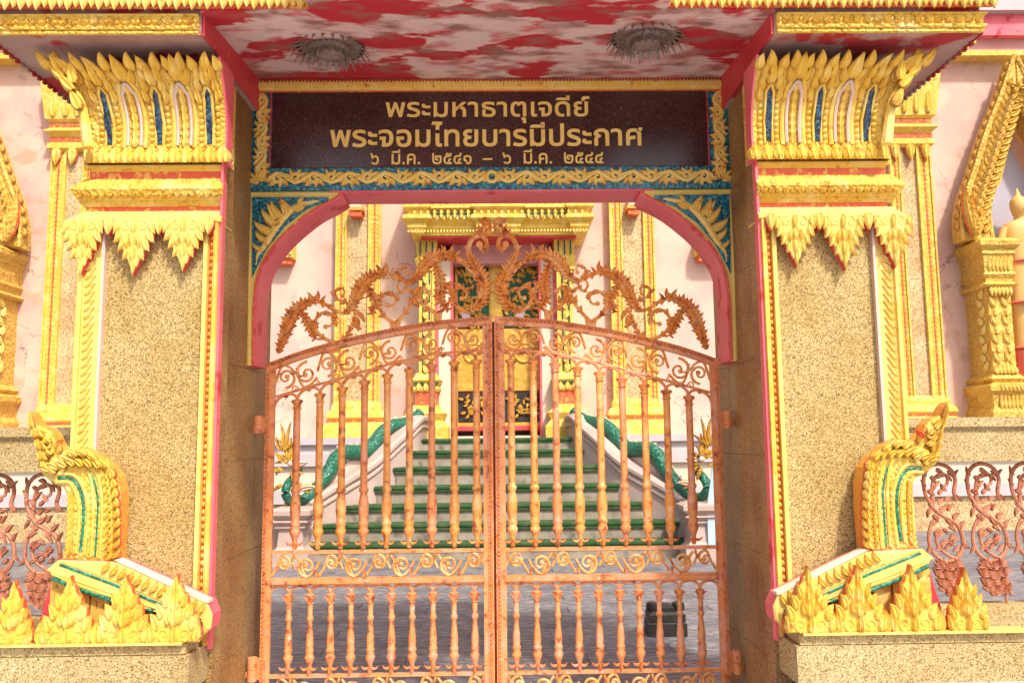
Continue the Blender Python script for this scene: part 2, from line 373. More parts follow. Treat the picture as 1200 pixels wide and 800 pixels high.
b = B(); b.box(-60, 60, -60, -8.005, -.09, -.004); b.build('road', 'pavement_tile', kind='structure')
b = B(); b.add([(-120, -60, -.1), (120, -60, -.1), (120, 160, -.1), (-120, 160, -.1)], [(0, 1, 2, 3)]); b.build('ground', 'court_tile', kind='structure')
slab_grid('courtyard_paving', -4.0, 4.0, 5.3, 11.3, 0, 1.3333, .3, .03, 'court_tile', 'paving_tile', gap=.0035)
for x0, x1 in ((-12, -4.005), (4.005, 12)):
    b = B(); b.box(x0, x1, 5.3, 14.3, -.08, -.002); b.build('courtyard', 'court_tile', kind='structure')
b = B(); b.box(-4, 4, 11.3, 14.3, -.08, -.002); b.build('courtyard', 'court_tile', kind='structure')
b = B(); b.box(-1.42, 1.42, -8, 5.3, -.08, -.003); b.build('entrance_road', 'pavement_tile', kind='structure')
slab_grid('pavement', -4.6, -1.44, 2.4, 5.25, .49, .79, .57, .03, 'pavement_tile', 'paving_slab')
slab_grid('pavement', 1.44, 4.6, 2.4, 5.25, .49, .79, .57, .03, 'pavement_tile', 'paving_slab')
for sg in (-1, 1):
    b = B(); b.box(min(sg*1.44, sg*9), max(sg*1.44, sg*9), -8, 2.395, .04, .488); b.build('pavement', 'pavement_tile', kind='structure')

# ================================================================== GATE PIERS
def zl(y, Y=4.14, x=180): return W(x, y, Y)[1]
XO, XI = -2.035, -1.345
ANT = [(-.5, 0), (-.53, .16), (-.46, .24), (-.44, .36), (-.36, .42), (-.33, .54), (-.26, .60), (-.21, .72), (-.14, .78), (-.10, .88), (-.03, .94), (0, 1.06)]
ANT = ANT + [(-x, y) for x, y in ANT[-2::-1]]
def antefix(b, Mp, u0, v0, w, h, fl=1, dep=.035, ms=1):
    Q = lambda x, y, q: Mp(u0+x*w, v0+y*h*fl, q)
    plate(b, Mp, [(u0+x*w, v0+y*h*fl) for x, y in ANT], 0, dep, .006, 0, ms)
    up = lambda a: a if fl > 0 else pi-a
    def lf(x, y, lw, lh, a, c, d=.016):
        leaf(b, lambda u, v, q: Mp(u, v, q+dep-.004), u0+x*w, v0+y*h*fl, lw*w, lh*h, up(a), c*fl, d=d, th=.004, n=4, mi=0)
    for s_ in (-1, 1):
        lf(s_*.44, .02, .24, .28, -s_*.1, s_*.9); lf(s_*.36, .2, .24, .28, s_*.1, s_*.8); lf(s_*.27, .38, .2, .26, s_*.1, s_*.7)
        lf(s_*.17, .56, .16, .24, s_*.1, s_*.5)
        P = spiral(u0+s_*.2*w, v0+.13*h*fl, .15*w, .03*w, -pi/2 if fl > 0 else pi/2, s_*1.1*fl, 12)
        tube2(b, Mp, P, .028*w, .016*w, w=dep, n=5)
        lf(s_*.10, .30, .16, .26, s_*.35, -s_*.6, .02)
    lf(0, .0, .2, .3, 0, 0, .02); lf(0, .26, .26, .3, 0, 0, .022); lf(0, .48, .24, .34, 0, 0, .02); lf(0, .74, .15, .32, 0, 0, .014)

def braid(b, Mp, u0, u1, v, h, pitch, mi=0, d=.008):
    n = max(1, int((u1-u0)/pitch)); p = (u1-u0)/n
    for i in range(n):
        x = u0+(i+.5)*p
        leaf(b, Mp, x-p*.35, v-h*.4, p*.55, h*.95, .75, -.5, d=d, th=.002, n=2, mi=mi)
        leaf(b, Mp, x+p*.1, v+h*.4, p*.5, h*.9, pi-.75, .5, d=d*.8, th=.002, n=2, mi=mi)

def make_pier(m):
    side = 'left' if m == 1 else 'right'
    root = thing('gate_pier', (-1.7*m, 4.7, 0), 'stone gate pier with yellow flared capital on the %s of the entrance' % side, 'gate pier', 'two piers of the gateway')
    b = B(m); b.box(XO, -1.436, 4.2, 5.35, 0, 3.6); b.box(XO, XI-.004, 4.17, 4.285, .3, 3.5); b.build('pier_core', 'granite_jamb', root)
    zs = [0.0, .46, .98, 1.5, 2.02, 2.54, 3.06, 3.58]
    for i in range(len(zs)-1):
        for ya, yc in ((4.29, 4.66), (4.663, 5.06), (5.063, 5.35)):
            b = B(m); b.box(-1.436, -1.424+random.uniform(-.0004, .0004), ya, yc, zs[i]+.001, zs[i+1]-.001); b.build('stone_slab', 'granite_jamb', root)
    zt, zb = zl(262), zl(735)
    xa, xb = W(117, 485, 4.15)[0], XI-.084
    b = B(m); b.box(xa, xb, 4.15, 4.172, zb-.1, zt+.03); b.build('granite_panel', 'granite', root)
    # outer frame strip with slanting leaves
    F = facade(4.14)
    b = B(m); b.box(XO-.003, xa, 4.135, 4.172, zb, zt+.02); b.box(xa-.012, xa+.002, 4.12, 4.172, zb, zt+.02, 1); b.box(XO-.006, XO+.012, 4.118, 4.172, zb, zt+.02)
    z = zb
    while z < zt-.08:
        leaf(b, lambda u, v, q: (u, 4.136-q, v), XO+.025, z, .034, .075, .55, .5, d=.010, th=.003, n=3); z += .04
    b.build('outer_frame', ['yellow_pale', 'white_trim'], root)
    x1, x2 = xb+.018, xb+.046
    b = B(m); b.box(xb-.002, x1, 4.118, 4.172, zb-.08, zt+.02, 1); b.box(x1, x2, 4.150, 4.172, zb-.08, zt+.02, 2); b.box(x2, XI-.012, 4.118, 4.172, zb-.08, zt+.02, 0)
    b.box(XI-.028, XI-.014, 4.108, 4.12, zb-.08, zt+.02, 0)
    b.box(XI-.012, XI+.001, 4.124, 4.176, zb-.1, zt+.3, 3)
    b.box(XI-.006, XI+.002, 4.10, 4.18, zt+.301, zl(190), 3); b.box(XI-.006, XI+.002, 4.181, 4.287, zt, zl(190), 4)
    b.build('inner_frame', ['yellow', 'yellow_pale', 'red_trim', 'pink_red', 'granite_jamb'], root)
    b = B(m); z = zb-.05
    while z < zt: bead(b, lambda u, v, q: (u, 4.15-q, v), (x1+x2)/2, z, .0115, .015, .016, 0 if z > zl(520) else 1, 8); z += .0345
    b.build('bead_row', ['orange_bead', 'gold_old'], root, smooth=True, kind='stuff')
    # hanging leaf pendants
    for px, wpx, tip in ((161, 47, 320), (218.5, 47, 316), (101, 44, 318)):
        u0 = W(px, 260, 4.12)[0]; h = zl(261)-zl(tip, 4.1)
        b = B(m); antefix(b, facade(4.135), u0, zl(260), wpx*.00418, h, -1, .045)
        b.build('hanging_leaf', ['yellow_pale', 'red'], root)
    for px in (130.5, 189.5, 247):
        b = B(m); u0 = W(px, 260, 4.12)[0]
        leaf(b, facade(4.135), u0, zl(258), .062, .088, pi, 0, d=.02, th=.045, n=5, mi=0, ms=1); b.build('small_leaf', ['yellow_pale', 'red'], root)
    # mouldings
    b = B(m); stack(b, XO, XI, 4.165, 4.284, [(.0, zl(264)), (.062, zl(262)), (.062, zl(259)), (.046, zl(256)), (.022, zl(250)), (.015, zl(247))], 1, 0)
    b.build('leaf_ledge', 'yellow_pale', root)
    b = B(m); stack(b, XO+.01, XI-.002, 4.155, 4.28, [(0, zl(248.5)), (0, zl(239.5))], 1, 0); stack(b, XO+.01, XI-.002, 4.155, 4.28, [(0, zl(209.5)), (0, zl(198.5))], 1, 0)
    b.build('red_recess', 'red_trim', root)
    b = B(m); stack(b, XO, XI, 4.165, 4.284, [(.0, zl(242)), (.018, zl(241)), (.018, zl(239)), (.028, zl(238)), (.028, zl(235.5)), (.038, zl(234)), (.046, zl(231)), (.064, zl(224)), (.058, zl(221)), (.03, zl(213)), (.008, zl(208))], 1, 0)
    braid(b, lambda u, v, q: (u, 4.112-q, v), XO-.03, XI-.01, zl(226.5, 4.1), .05, .036, d=.01)
    b.build('braided_moulding', 'yellow_carved', root)
    b = B(m); stack(b, XO+.02, XI, 4.165, 4.284, [(0, zl(201)), (.012, zl(200)), (.012, zl(198)), (.026, zl(197)), (.03, zl(194)), (.02, zl(192)), (.0, zl(191))], 1, 0); b.build('neck_moulding', 'yellow', root)
    # ---- capital
    z0 = zl(192.5); z1 = W(150, 63, 3.98)[1]; H = z1-z0
    def Mc(u, v, q):
        t = max(0, min(1.1, v/H)); k = max(0, (t-.32)/.68)**1.9; s_ = max(0, (XI-u)/(XI-XO))
        bulge = .018*(1-min(1, t/.2))**2
        return (u-s_*k*.115-(q*.5*k if s_ > .95 else 0), 4.155-.02-k*.15-bulge-q, z0+v)
    b = B(m); nu, nv = 8, 14; vs = []
    for j in range(nv+1):
        v = j/nv*H*.90
        vs.append(tuple(Vector(Mc(XO, v, 0))+Vector((0, .45, 0))))
        vs += [Mc(XO+(XI-XO)*i/nu, v, 0) for i in range(nu+1)]
        vs.append(tuple(Vector((Mc(XI, v, 0)[0], 4.286, Mc(XI, v, 0)[2]))))
    n_ = nu+3; fs = [(j*n_+i, j*n_+i+1, (j+1)*n_+i+1, (j+1)*n_+i) for j in range(nv) for i in range(n_-1)]
    b.add(vs, fs, 0); b.add([vs[nv*n_+i] for i in range(n_)], [tuple(range(n_))], 1); b.build('capital_bell', ['yellow_carved', 'dark_void'], root, smooth=True)
    b = B(m); vs = []
    for j in range(nv+1):
        x, y, z = Mc(XI, j/nv*H*.98, 0); vs += [(XI+.001, y-.002, z), (XI+.010, y-.002, z), (XI+.010, 4.22, z), (XI+.001, 4.22, z)]
    b.add(vs, [(j*4+k, j*4+(k+1) % 4, j*4+4+(k+1) % 4, j*4+4+k) for j in range(nv) for k in range(4)]+[(0, 1, 2, 3), tuple(nv*4+k for k in range(4))]); b.build('capital_side', 'pink_red', root)
    pc = [-1.795, -1.545]; sc = [-1.92, -1.67, -1.42]
    for u in pc+[-2.035]:
        b = B(m); c0 = u; e = .033
        A = [(c0-e, .09), (c0-e, .30*H/.55+.04), (c0-e*.75, .68*H), (c0, .76*H), (c0+e*.75, .68*H), (c0+e, .30*H/.55+.04), (c0+e, .09)]
        if u < -2: A = [(c0+.01, .09), (c0+.01, .35*H), (c0+.0, .6*H), (c0-.03, .8*H)]
        tube2(b, Mc, spl(A, 5), .0085, w=.012, n=6, mi=1)
        if u > -2:
            for k in range(7): leaf(b, Mc, c0, .085+k*.045*H/.55, .046, .065, 0, 0, d=.014, th=.003, n=3)
            for s_ in (-1, 1):
                A2 = [(c0+s_*(e+.020), .08), (c0+s_*(e+.020), .4*H), (c0+s_*(e+.014), .66*H), (c0+s_*.012, .82*H)]
                tube2(b, Mc, spl(A2, 5), .012, .010, w=.006, n=6)
        leaf(b, Mc, c0, .77*H, .085, .22*H, 0, 0, d=.038, th=.01, n=6, fat=.55)
        for s_ in (-1, 1):
            leaf(b, Mc, c0+s_*.018, .76*H, .042, .16*H, s_*.75, -s_*.8, d=.022, th=.005, n=4)
        b.build('lotus_petal', ['yellow', 'white_trim'], root)
    for u in sc:
        b = B(m); P = [(u-.015, .10), (u+.015, .10), (u+.015, .66*H), (u, .72*H), (u-.015, .66*H)]
        plate(b, Mc, P, 0, .004, .001); b.build('blue_glass_inlay', 'blue_glass', root)
        b = B(m)
        for s_ in (-1, 1):
            if m and u+s_*.04 > XI: continue
            tube2(b, Mc, [(u+s_*.0195, .09), (u+s_*.0195, .4*H), (u+s_*.0195, .67*H), (u+s_*.002, .74*H)], .0065, w=.008, n=5)
            for k in range(9):
                v = .09+k*.034*H/.55
                if v < .66*H: bead(b, Mc, u+s_*.042, v, .0145, .0145, .016, 0, 7)
            for k in range(3):
                leaf(b, Mc, u+s_*(.045-.008*k), (.60+.09*k)*H, .045, .15*H, s_*.2, -s_*.6, d=.02, th=.005, n=4)
        leaf(b, Mc, u, .74*H, .06, .20*H, 0, 0, d=.03, th=.006, n=5)
        b.build('inlay_surround', 'yellow', root)
    for k in range(13):                                         # crest of flames along the rim
        u = XO+.02+k*(XI-XO-.03)/12
        b = B(m); leaf(b, Mc, u, .86*H, .056, (.155 if k % 2 else .13)*H, (-.22 if k < 3 else .0), (.5 if k % 2 else -.4), d=.022, th=.006, n=5, fat=.62)
        b.build('flame_leaf', 'yellow', root)
    b = B(m)
    for k in range(12):
        u = XO+.03+k*(XI-XO-.04)/11
        leaf(b, Mc, u, -.005, .075, .105, 0, 0, d=.02+.004*(k % 2), th=.006, n=3, fat=.9); leaf(b, Mc, u+.03, -.005, .05, .07, 0, 0, d=.03, th=.006, n=3, fat=.9)
    b.build('lotus_base', 'yellow', root)
    b = B(m)                                                    # the corner leaf curling outwards
    P = WP([(101, 172), (97, 140), (92, 118), (80, 100), (62, 84), (44, 69)], 4.03)
    tube2(b, lambda u, v, q: (u, 4.05-q-.0*(v), v), spl(P, 5), .028, .008, w=0, n=7)
    for (x, y, a, h) in ((95, 130, -.5, .11), (88, 108, -.8, .12), (76, 94, -.75, .12), (62, 83, -.8, .13), (88, 100, -.2, .12), (70, 84, -.3, .1)):
        u, v = W(x, y, 4.03); leaf(b, facade(4.03), u, v, .06, h, a, .2, d=.02, th=.02, n=5)
    b.build('corner_leaf', 'yellow', root)
    return root
make_pier(1); make_pier(-1)

# ================================================================== PLINTHS, ANTEFIXES AND NAGA FINIALS
def make_wing(m):
    side = 'left' if m == 1 else 'right'
    ya = 3.93
    zt = W(120, 755, ya)[1]; xi = W(223, 757, ya)[0]
    root = thing('plinth', (-1.9*m, 4.05, .49), 'low granite plinth with yellow leaf antefixes at the foot of the %s pier' % side, 'plinth', 'granite plinths below the piers')
    xo = -2.44
    b = B(m); b.box(xo, xi, ya-.015, 4.17, .49, zt-.05); b.box(xo+.02, xi-.02, ya, 4.17, zt-.046, zt, 0); b.build('granite_block', 'granite_coping', root)
    b = B(m); b.box(xo+.01, xi-.03, ya-.03, ya+.05, zt, zt+.012); b.build('leaf_ledge', 'yellow_pale', root)
    for x, t, wd in ((19, 686, 44), (84, 681, 56), (149, 680, 56), (208, 679, 56)):
        u0, zz = W(x, t, ya)
        b = B(m); antefix(b, facade(ya+.02), u0, zt+.01, wd*.0040, zz-zt, 1, .04); b.build('leaf_antefix', ['yellow', 'red_trim'], root)
    for x in (50, 115, 178):
        u0, zz = W(x, 728, ya)
        b = B(m); leaf(b, facade(ya+.015), u0, zt+.01, .075, zz-zt, 0, 0, d=.03, th=.02, n=5, ms=1); b.build('small_antefix', ['yellow', 'red_trim'], root)
    b = B(m); p = WP([(44, 738), (60, 684), (72, 690), (72, 712), (52, 740)], ya+.12); plate(b, facade(ya+.14), p, 0, .03, .003); b.build('corner_brace', 'red', root)
    # -- finial
    f = thing('naga_finial', (-1.95*m, 4.06, zt), 'yellow naga head finial with green glass lines on a sloping arm, %s pier' % side, 'finial', 'naga finials of the gateway')
    Yf = 4.02; F = facade(Yf+.1); D = .1
    out = [(31.5, 482), (36, 487), (42, 498), (52, 501), (60, 508), (64, 518), (71, 526), (82, 527), (95, 525), (112, 533), (126, 545), (136, 558), (140, 575), (140, 605), (137.5, 640), (137, 662), (71, 657), (76, 630), (78.5, 600), (77.5, 580), (73.5, 571), (65, 568), (58, 564), (50, 557), (43, 547), (43.5, 535), (45, 525), (40, 512), (34, 502)]
    b = B(m); plate(b, F, WP(out, Yf), 0, D, .012, 0, 1)
    b.build('naga_body', ['yellow_carved', 'orange_bead'], f)
    G = lambda u, v, q: (u, Yf-q, v)
    b = B(m)
    for L_, r in (([(68, 560), (82, 560), (91, 568), (97, 585), (98, 610), (94, 646)], .0075), ([(101, 549), (110, 562), (114.5, 585), (114, 612), (111.5, 652)], .005)):
        tube2(b, G, spl(WP(L_, Yf), 5), r, w=.001, n=6, sq=.6)
    b.build('green_inlay', 'green_glass', f)
    b = B(m)
    for L_ in ([(66, 555.5), (84, 555.5), (95, 565), (102, 585), (103, 612), (99, 650)], [(66, 565), (80, 565), (87, 573), (92, 588), (93, 612), (89, 648)], [(97, 545), (106, 558), (109.5, 585), (109, 612), (107, 652)], [(105, 544), (115, 558), (119.5, 583), (119.5, 612), (117, 654)]):
        tube2(b, G, spl(WP(L_, Yf), 5), .008, w=.002, n=6)
    for i in range(12):
        t = i/11; x, y = W(131-2*t+4*sin(pi*t), 655-103*t, Yf); leaf(b, G, x-.016, y, .038, .065, .65-.5*t, -.6, d=.016, th=.004, n=4); leaf(b, G, x-.03, y+.012, .022, .04, .1-.5*t, .6, d=.014, th=.004, n=3)
        x, y = W(80+1.5*sin(3*t), 650-80*t, Yf)
        if t < .9: leaf(b, G, x, y, .034, .05, .2, .4, d=.012, th=.003, n=3)
        x, y = W(105, 648-88*t, Yf)
        if t < .8: leaf(b, G, x, y, .022, .036, 0, 0, d=.008, th=.003, n=3)
    heads = ((126, 549, .045, .075, -.5, -.7), (114, 541, .045, .075, -.7, -.6), (102, 535, .04, .075, -.9, -.3), (92, 536, .04, .08, -1.0, .2), (84, 541, .04, .09, -1.2, .5), (75, 549, .045, .10, -1.0, .6),
             (66, 556, .045, .10, -.8, .5), (56, 551, .045, .09, -.5, .3), (50, 540, .045, .10, -.2, .1), (56, 540, .035, .09, -.6, .3), (48, 528, .04, .11, -.3, .1), (56, 528, .035, .10, -.8, .6), (62, 534, .03, .08, -1.1, .8), (44, 514, .04, .10, -.35, .1), (52, 514, .03, .08, -.8, .5), (60, 520, .03, .06, -.9, .6), (72, 530, .025, .05, -.3, .6), (40, 502, .035, .085, -.38, .45))
    for x, y, w_, h, a, c in heads:
        u, v = W(x, y, Yf); leaf(b, G, u, v, w_*.8, h*.8, a, c, d=.020, th=.008, n=5); leaf(b, G, u+.006, v+.008, w_*.35, h*.5, a, c, d=.024, th=.016, n=4)
    P = spiral(*W(66, 546, Yf), .042, .008, -1, 1.4); tube2(b, G, P, .011, .006, w=.01, n=6)
    P = spiral(*W(57, 520, Yf), .03, .006, 1, 1.3); tube2(b, G, P, .009, .005, w=.012, n=6)
    for i in range(9):
        x, y = W(134+3*sin(pi*i/8), 652-11.5*i, Yf); leaf(b, G, x, y, .03, .05, 1.0-.12*i, -.9, d=.02, th=.02, n=4, ms=1)
    for i in range(7):
        x, y = W(118-i*9.5, 548-i*1.0+(i > 3)*(i-3)*3, Yf); leaf(b, G, x, y, .035, .06, -.4-.1*i, -.8, d=.03, th=.01, n=4)
    b.build('carved_leaves', ['yellow', 'red_trim'], f)
    b = B(m); leaf(b, G, *W(66, 524, Yf), .03, .05, .6, .4, d=.015, th=.012, n=4); b.build('red_mouth', 'red_trim', f)
    # -- arm sloping down to the pier
    arm = [(54, 668), (68, 656), (138, 658), (243, 706), (249, 720), (247, 736), (238, 744), (236, 729), (185, 716), (136, 703), (82, 688)]
    b = B(m); plate(b, facade(Yf+.09), WP(arm, Yf-.03), 0, .125, .008, 0, 1); b.build('sloping_arm', ['yellow_pale', 'pink_red'], f)
    A = lambda u, v, q: (u, Yf-.035-q, v)
    b = B(m); tube2(b, A, WP([(70, 661), (130, 683), (194, 710), (236, 726)], Yf-.035), .007, n=6, sq=.6); tube2(b, A, WP([(61, 677), (90, 689), (130, 703), (180, 716)], Yf-.035), .009, n=6, sq=.6); b.build('green_inlay', 'green_glass', f)
    b = B(m); plate(b, facade(Yf+.09), WP([(134, 656), (139, 654.5), (245, 702.5), (245, 706), (240, 706)], Yf-.03), .07, .127, .003); b.build('white_capping', 'cream', f)
    b = B(m)
    for i in range(13):
        x, y = W(120+i*9.3, 664+i*4.0, Yf-.035); leaf(b, A, x, y-.02, .035, .06, .9, -.9, d=.016, th=.003, n=3)
    for L_ in ([(72, 658), (135, 680), (196, 706)], [(64, 671), (100, 684), (190, 715)], [(60, 672), (96, 687), (186, 717)]): tube2(b, A, WP(L_, Yf-.035), .004, n=5)
    b.build('carved_leaves', 'yellow', f)
    b = B(m)
    for k in range(7): x = W(60+k*24, 700, ya+.1)[0]; b.box(x, x+.085, ya+.09, ya+.17, zt, zt+.25-.032*k+.02)
    b.build('arm_support', 'gold_old', f)
make_wing(1); make_wing(-1)

# ================================================================== CANOPY
zf, zb_ = W(235, 16, 3.88)[1], W(572, 94, 4.86)[1]
def zs_(Y): return zf+(zb_-zf)*(Y-3.88)/(4.86-3.88)
root = thing('gateway_canopy', (0, 4.1, 3.7), 'peeling red and grey concrete canopy with gold leaf fringe over the gateway', 'canopy')
b = B(); x_in = W(235, 30, 3.88)[0]; 
def slab(b, x0, x1, y0, y1, th=.4):
    b.add([(x0, y0, zs_(y0)), (x1, y0, zs_(y0)), (x1, y1, zs_(y1)), (x0, y1, zs_(y1)), (x0, y0, zs_(y0)+th), (x1, y0, zs_(y0)+th), (x1, y1, zs_(y1)+th), (x0, y1, zs_(y1)+th)],
          [(0, 3, 2, 1), (4, 5, 6, 7), (0, 1, 5, 4), (1, 2, 6, 5), (2, 3, 7, 6), (3, 0, 4, 7)])
slab(b, x_in, -x_in, 3.87, 5.5); slab(b, -.86, .86, 3.15, 3.868); b.build('soffit', 'soffit', root)
XE = -2.42; zlow = W(100, 42, 3.9)[1]
for m in (1, -1):
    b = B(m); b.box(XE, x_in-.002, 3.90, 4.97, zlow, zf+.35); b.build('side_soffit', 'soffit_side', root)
    b = B(m); b.add([(x_in+.001, 3.905, zlow+.001), (x_in+.012, 3.905, zlow+.001), (x_in+.012, 4.97, zlow+.001), (x_in+.001, 4.97, zlow+.001), (x_in+.001, 3.905, zf+.02), (x_in+.012, 3.905, zf+.02), (x_in+.012, 4.97, zs_(4.97)+.02), (x_in+.001, 4.97, zs_(4.97)+.02)],
          [(0, 3, 2, 1), (4, 5, 6, 7), (0, 1, 5, 4), (1, 2, 6, 5), (2, 3, 7, 6), (3, 0, 4, 7)]); b.build('soffit_cheek', 'red', root)
    b = B(m); zz = W(100, 18, 3.88)[1]; h = zz-zlow
    stack(b, XE, x_in-.012, 3.898, 4.3, [(0, zlow+.001), (.012, zlow+.004), (.012, zlow+h*.16), (.004, zlow+h*.2), (.018, zlow+h*.26), (.022, zlow+h*.4), (.008, zlow+h*.44), (.014, zlow+h*.9), (.03, zz)], 1, 0)
    braid(b, facade(3.888), XE, x_in-.02, zlow+h*.68, h*.48, .05, d=.012); b.build('cornice_band', 'yellow_carved', root)
    zt = W(100, 12.5, 3.84)[1]
    b = B(m); b.box(-2.46, -.86, 3.852, 3.868, zt+.02, zt+.5); b.build('fascia_board', 'red_trim', root)
    me1 = me2 = None
    x = -2.46
    while x < -.9:
        for row, (dx, Y_, mm, hh) in enumerate(((0, 3.845, 'yellow_pale', .1), (.037, 3.851, 'gold_sign', .085))):
            me = (me1, me2)[row]
            if me is None:
                q = B(); leaf(q, lambda u, v, w_: (u, -w_, v), 0, .1, .066, hh, pi, 0, d=.014, th=.006, n=4, fat=.55)
                o = q.build('drip_leaf', [mm], root, shift=(0, 0, 0)); me = o.data
                if row: me2 = me
                else: me1 = me
            else: o = bpy.data.objects.new('drip_leaf', me); COL.objects.link(o); o.parent = root
            o.location = Vector((m*(x+dx), Y_, zt)) - Vector((0, 4.1, 3.7))
        x += .074
    # teeth under the outer edge
    b = B(m); y = 3.98
    while y < 4.94: b.box(XE-.006, XE+.006, y, y+.022, zlow-.022, zlow+.01); y += .052
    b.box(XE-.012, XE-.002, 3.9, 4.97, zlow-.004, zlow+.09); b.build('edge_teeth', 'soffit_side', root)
    b = B(m)
    for yy in (4.02, 4.09): leaf(b, lambda u, v, q: (XE-.02-q*.8, yy+(u), v), 0, zlow-.0, .06, .1, .2, .2, d=.02, th=.01, n=4)
    b.build('corner_leaf', 'yellow', root)
# rosettes
def petal_mesh():
    q = B(); prof = [(0, .010, .0), (.04, .014, .004), (.08, .024, .002), (.115, .020, -.012), (.15, .002, -.052)]
    vs = []
    for x, h, z in prof: vs += [(x, -h/2, z), (x, 0, z+.008), (x, h/2, z), (x, 0, z+.003)]
    fs = [(j*4+k, j*4+(k+1) % 4, j*4+4+(k+1) % 4, j*4+4+k) for j in range(4) for k in range(4)]+[(3, 2, 1, 0), (16, 17, 18, 19)]
    q.add(vs, fs); return q
pm = None
for i, (px, py) in enumerate(((387, 55), (757, 43))):
    Y_ = 4.33
    for _ in range(8):
        X_, Z_ = W(px, py, Y_); Y_ = Y_*(zs_(Y_)-EYE)/(Z_-EYE)
    Z_ = zs_(Y_)
    r = thing('ceiling_rosette', (X_, Y_, Z_), 'dull metal lotus rosette on the %s of the peeling canopy ceiling' % ('left' if i == 0 else 'right'), 'rosette', 'two rosettes under the canopy')
    b = B(); lathe(b, (X_, Y_, Z_), [(.15, .0), (.16, -.006), (.11, -.012), (.10, -.022), (.075, -.028), (.070, -.046), (.076, -.052), (.055, -.060), (.02, -.064), (.0, -.064)], 20); b.build('rosette_boss', 'tin', r, smooth=True)
    b = B(); lathe(b, (X_, Y_, Z_), [(.185, .002), (.185, -.005), (.1, -.007), (0, -.007)], 28); b.build('backing_disc', 'tin_dark', r)
    for ring, (n, r0, s_, z) in enumerate(((24, .10, .74, -.010), (22, .075, .52, -.024), (18, .05, .36, -.040))):
        for k in range(n):
            if pm is None: o = petal_mesh().build('petal', 'tin', r, shift=(0, 0, 0)); pm = o.data
            else: o = bpy.data.objects.new('petal', pm); COL.objects.link(o); o.parent = r
            a = 2*pi*(k+.5*ring)/n; o.location = (r0*cos(a), r0*sin(a), z); o.rotation_euler = (0, 0, a); o.scale = (s_, 1, .9)

# ================================================================== NAME BOARD BEAM
def zsg(y, x=572): return W(x, y, 4.85)[1]
zbot, ztop = zsg(222), zsg(95)
root = thing('name_board', (0, 4.98, zbot), 'dark granite name board with raised gold Thai lettering over the gate', 'sign')
b = B(); b.box(-1.432, 1.432, 4.875, 5.10, zbot+.012, ztop+.12); b.build('beam', 'granite_jamb', root)
b = B(); b.box(-.96, .96, 4.856, 5.11, zbot-.012, zbot+.011); b.build('underside_board', 'pink_red', root)
b = B(); b.box(-1.43, 1.43, 4.85, 4.876, zbot, ztop-.05); b.build('mosaic_ground', 'teal_glass', root)
xl, xr = W(319, 150, 4.845)[0], W(828, 150, 4.845)[0]; zpb, zpt = zsg(196), zsg(107)
b = B(); b.box(xl, xr, 4.842, 4.851, zpb, zpt); b.build('granite_panel', 'sign_granite', root)
b = B()
for x in (xl-.012, xr+.004): b.box(x, x+.006, 4.838, 4.851, zpb, zpt)
b.build('red_edge', 'red', root)
b = B(); stack(b, -1.42, 1.42, 4.85, 4.9, [(0, zpt-.004), (.012, zpt), (.012, zpt+.006), (.03, zpt+.012), (.03, zpt+.048), (.012, zpt+.054)], 0, 0, 0)
b.box(-1.42, 1.42, 4.83, 4.88, zpt-.008, zpt-.0045, 1); b.box(-1.43, 1.43, 4.84, 4.9, zpt+.055, zpt+.12, 2)
x = -1.41
while x < 1.40: leaf(b, facade(4.822), x, zpt+.014, .022, .05, .2, 0, d=.008, th=.002, n=2, fat=.9); x += .021
b.build('top_moulding', ['gold_sign', 'red_trim', 'red'], root)
# scroll relief: bottom border and side borders
def vine(b, Mp, L_, amp, wl, s0=1, r=.014):
    """wavy stem with a curled leaf filling each bend, v axis centred on 0, u from 0 to L_"""
    n = max(1, round(L_/wl)); wl = L_/n
    P = [(L_*i/(n*12), amp*sin(2*pi*i/12)*s0) for i in range(n*12+1)]
    tube2(b, Mp, P, r, r*.9, w=.012, n=6, sq=.8)
    for k in range(2*n):
        u = (k+.5)*wl/2; s_ = (1 if k % 2 == 0 else -1)*s0
        sp = spiral(u, -s_*amp*.15, wl*.17, .006, s_*pi/2, -s_*1.15, 12); tube2(b, Mp, sp, r*.95, r*.6, w=.012, n=5, sq=.8)
        for a, h, du in ((-.9, .055, -.03), (-.2, .05, -.01), (.6, .055, .02), (1.3, .06, .045)):
            aa = a if s_ < 0 else pi-a
            leaf(b, Mp, u+du*wl/.3, -s_*amp*.25, .034, h*1.05, aa, .5, d=.014, th=.006, n=4, ms=1)
def Mrot(fn, u0, v0, ang):
    return lambda u, v, q: fn(u0+u*cos(ang)-v*sin(ang), v0+u*sin(ang)+v*cos(ang), q)
Fs = facade(4.85); vb = (zsg(197)+zsg(219))/2
for m in (1, -1):
    b = B(m); vine(b, Mrot(Fs, -.045, vb, pi), 1.27, .026, .21, 1); b.build('scroll_relief', ['gold_sign', 'red_trim'], root)
    b = B(m); vine(b, Mrot(Fs, -1.365, vb+.01, pi/2), zpt-vb-.03, .024, .17, 1); b.build('scroll_relief', ['gold_sign', 'red_trim'], root)
    b = B(m)
    for a in (-.9, -.3, .3, .9): leaf(b, Fs, -1.37, vb-.02, .04, .09, a-.6, .3, d=.02, th=.008, n=4, ms=1)
    b.build('corner_leaf', ['gold_sign', 'red_trim'], root)
b = B(); tube2(b, Fs, spiral(0, vb, .030, .030, 0, 1, 18), .012, w=.012, n=6)
for s_ in (-1, 1): leaf(b, Fs, s_*.03, vb-.03, .04, .08, s_*.5, -s_*.6, d=.018, th=.006, ms=1)
b.build('centre_ring', ['gold_sign', 'red_trim'], root)
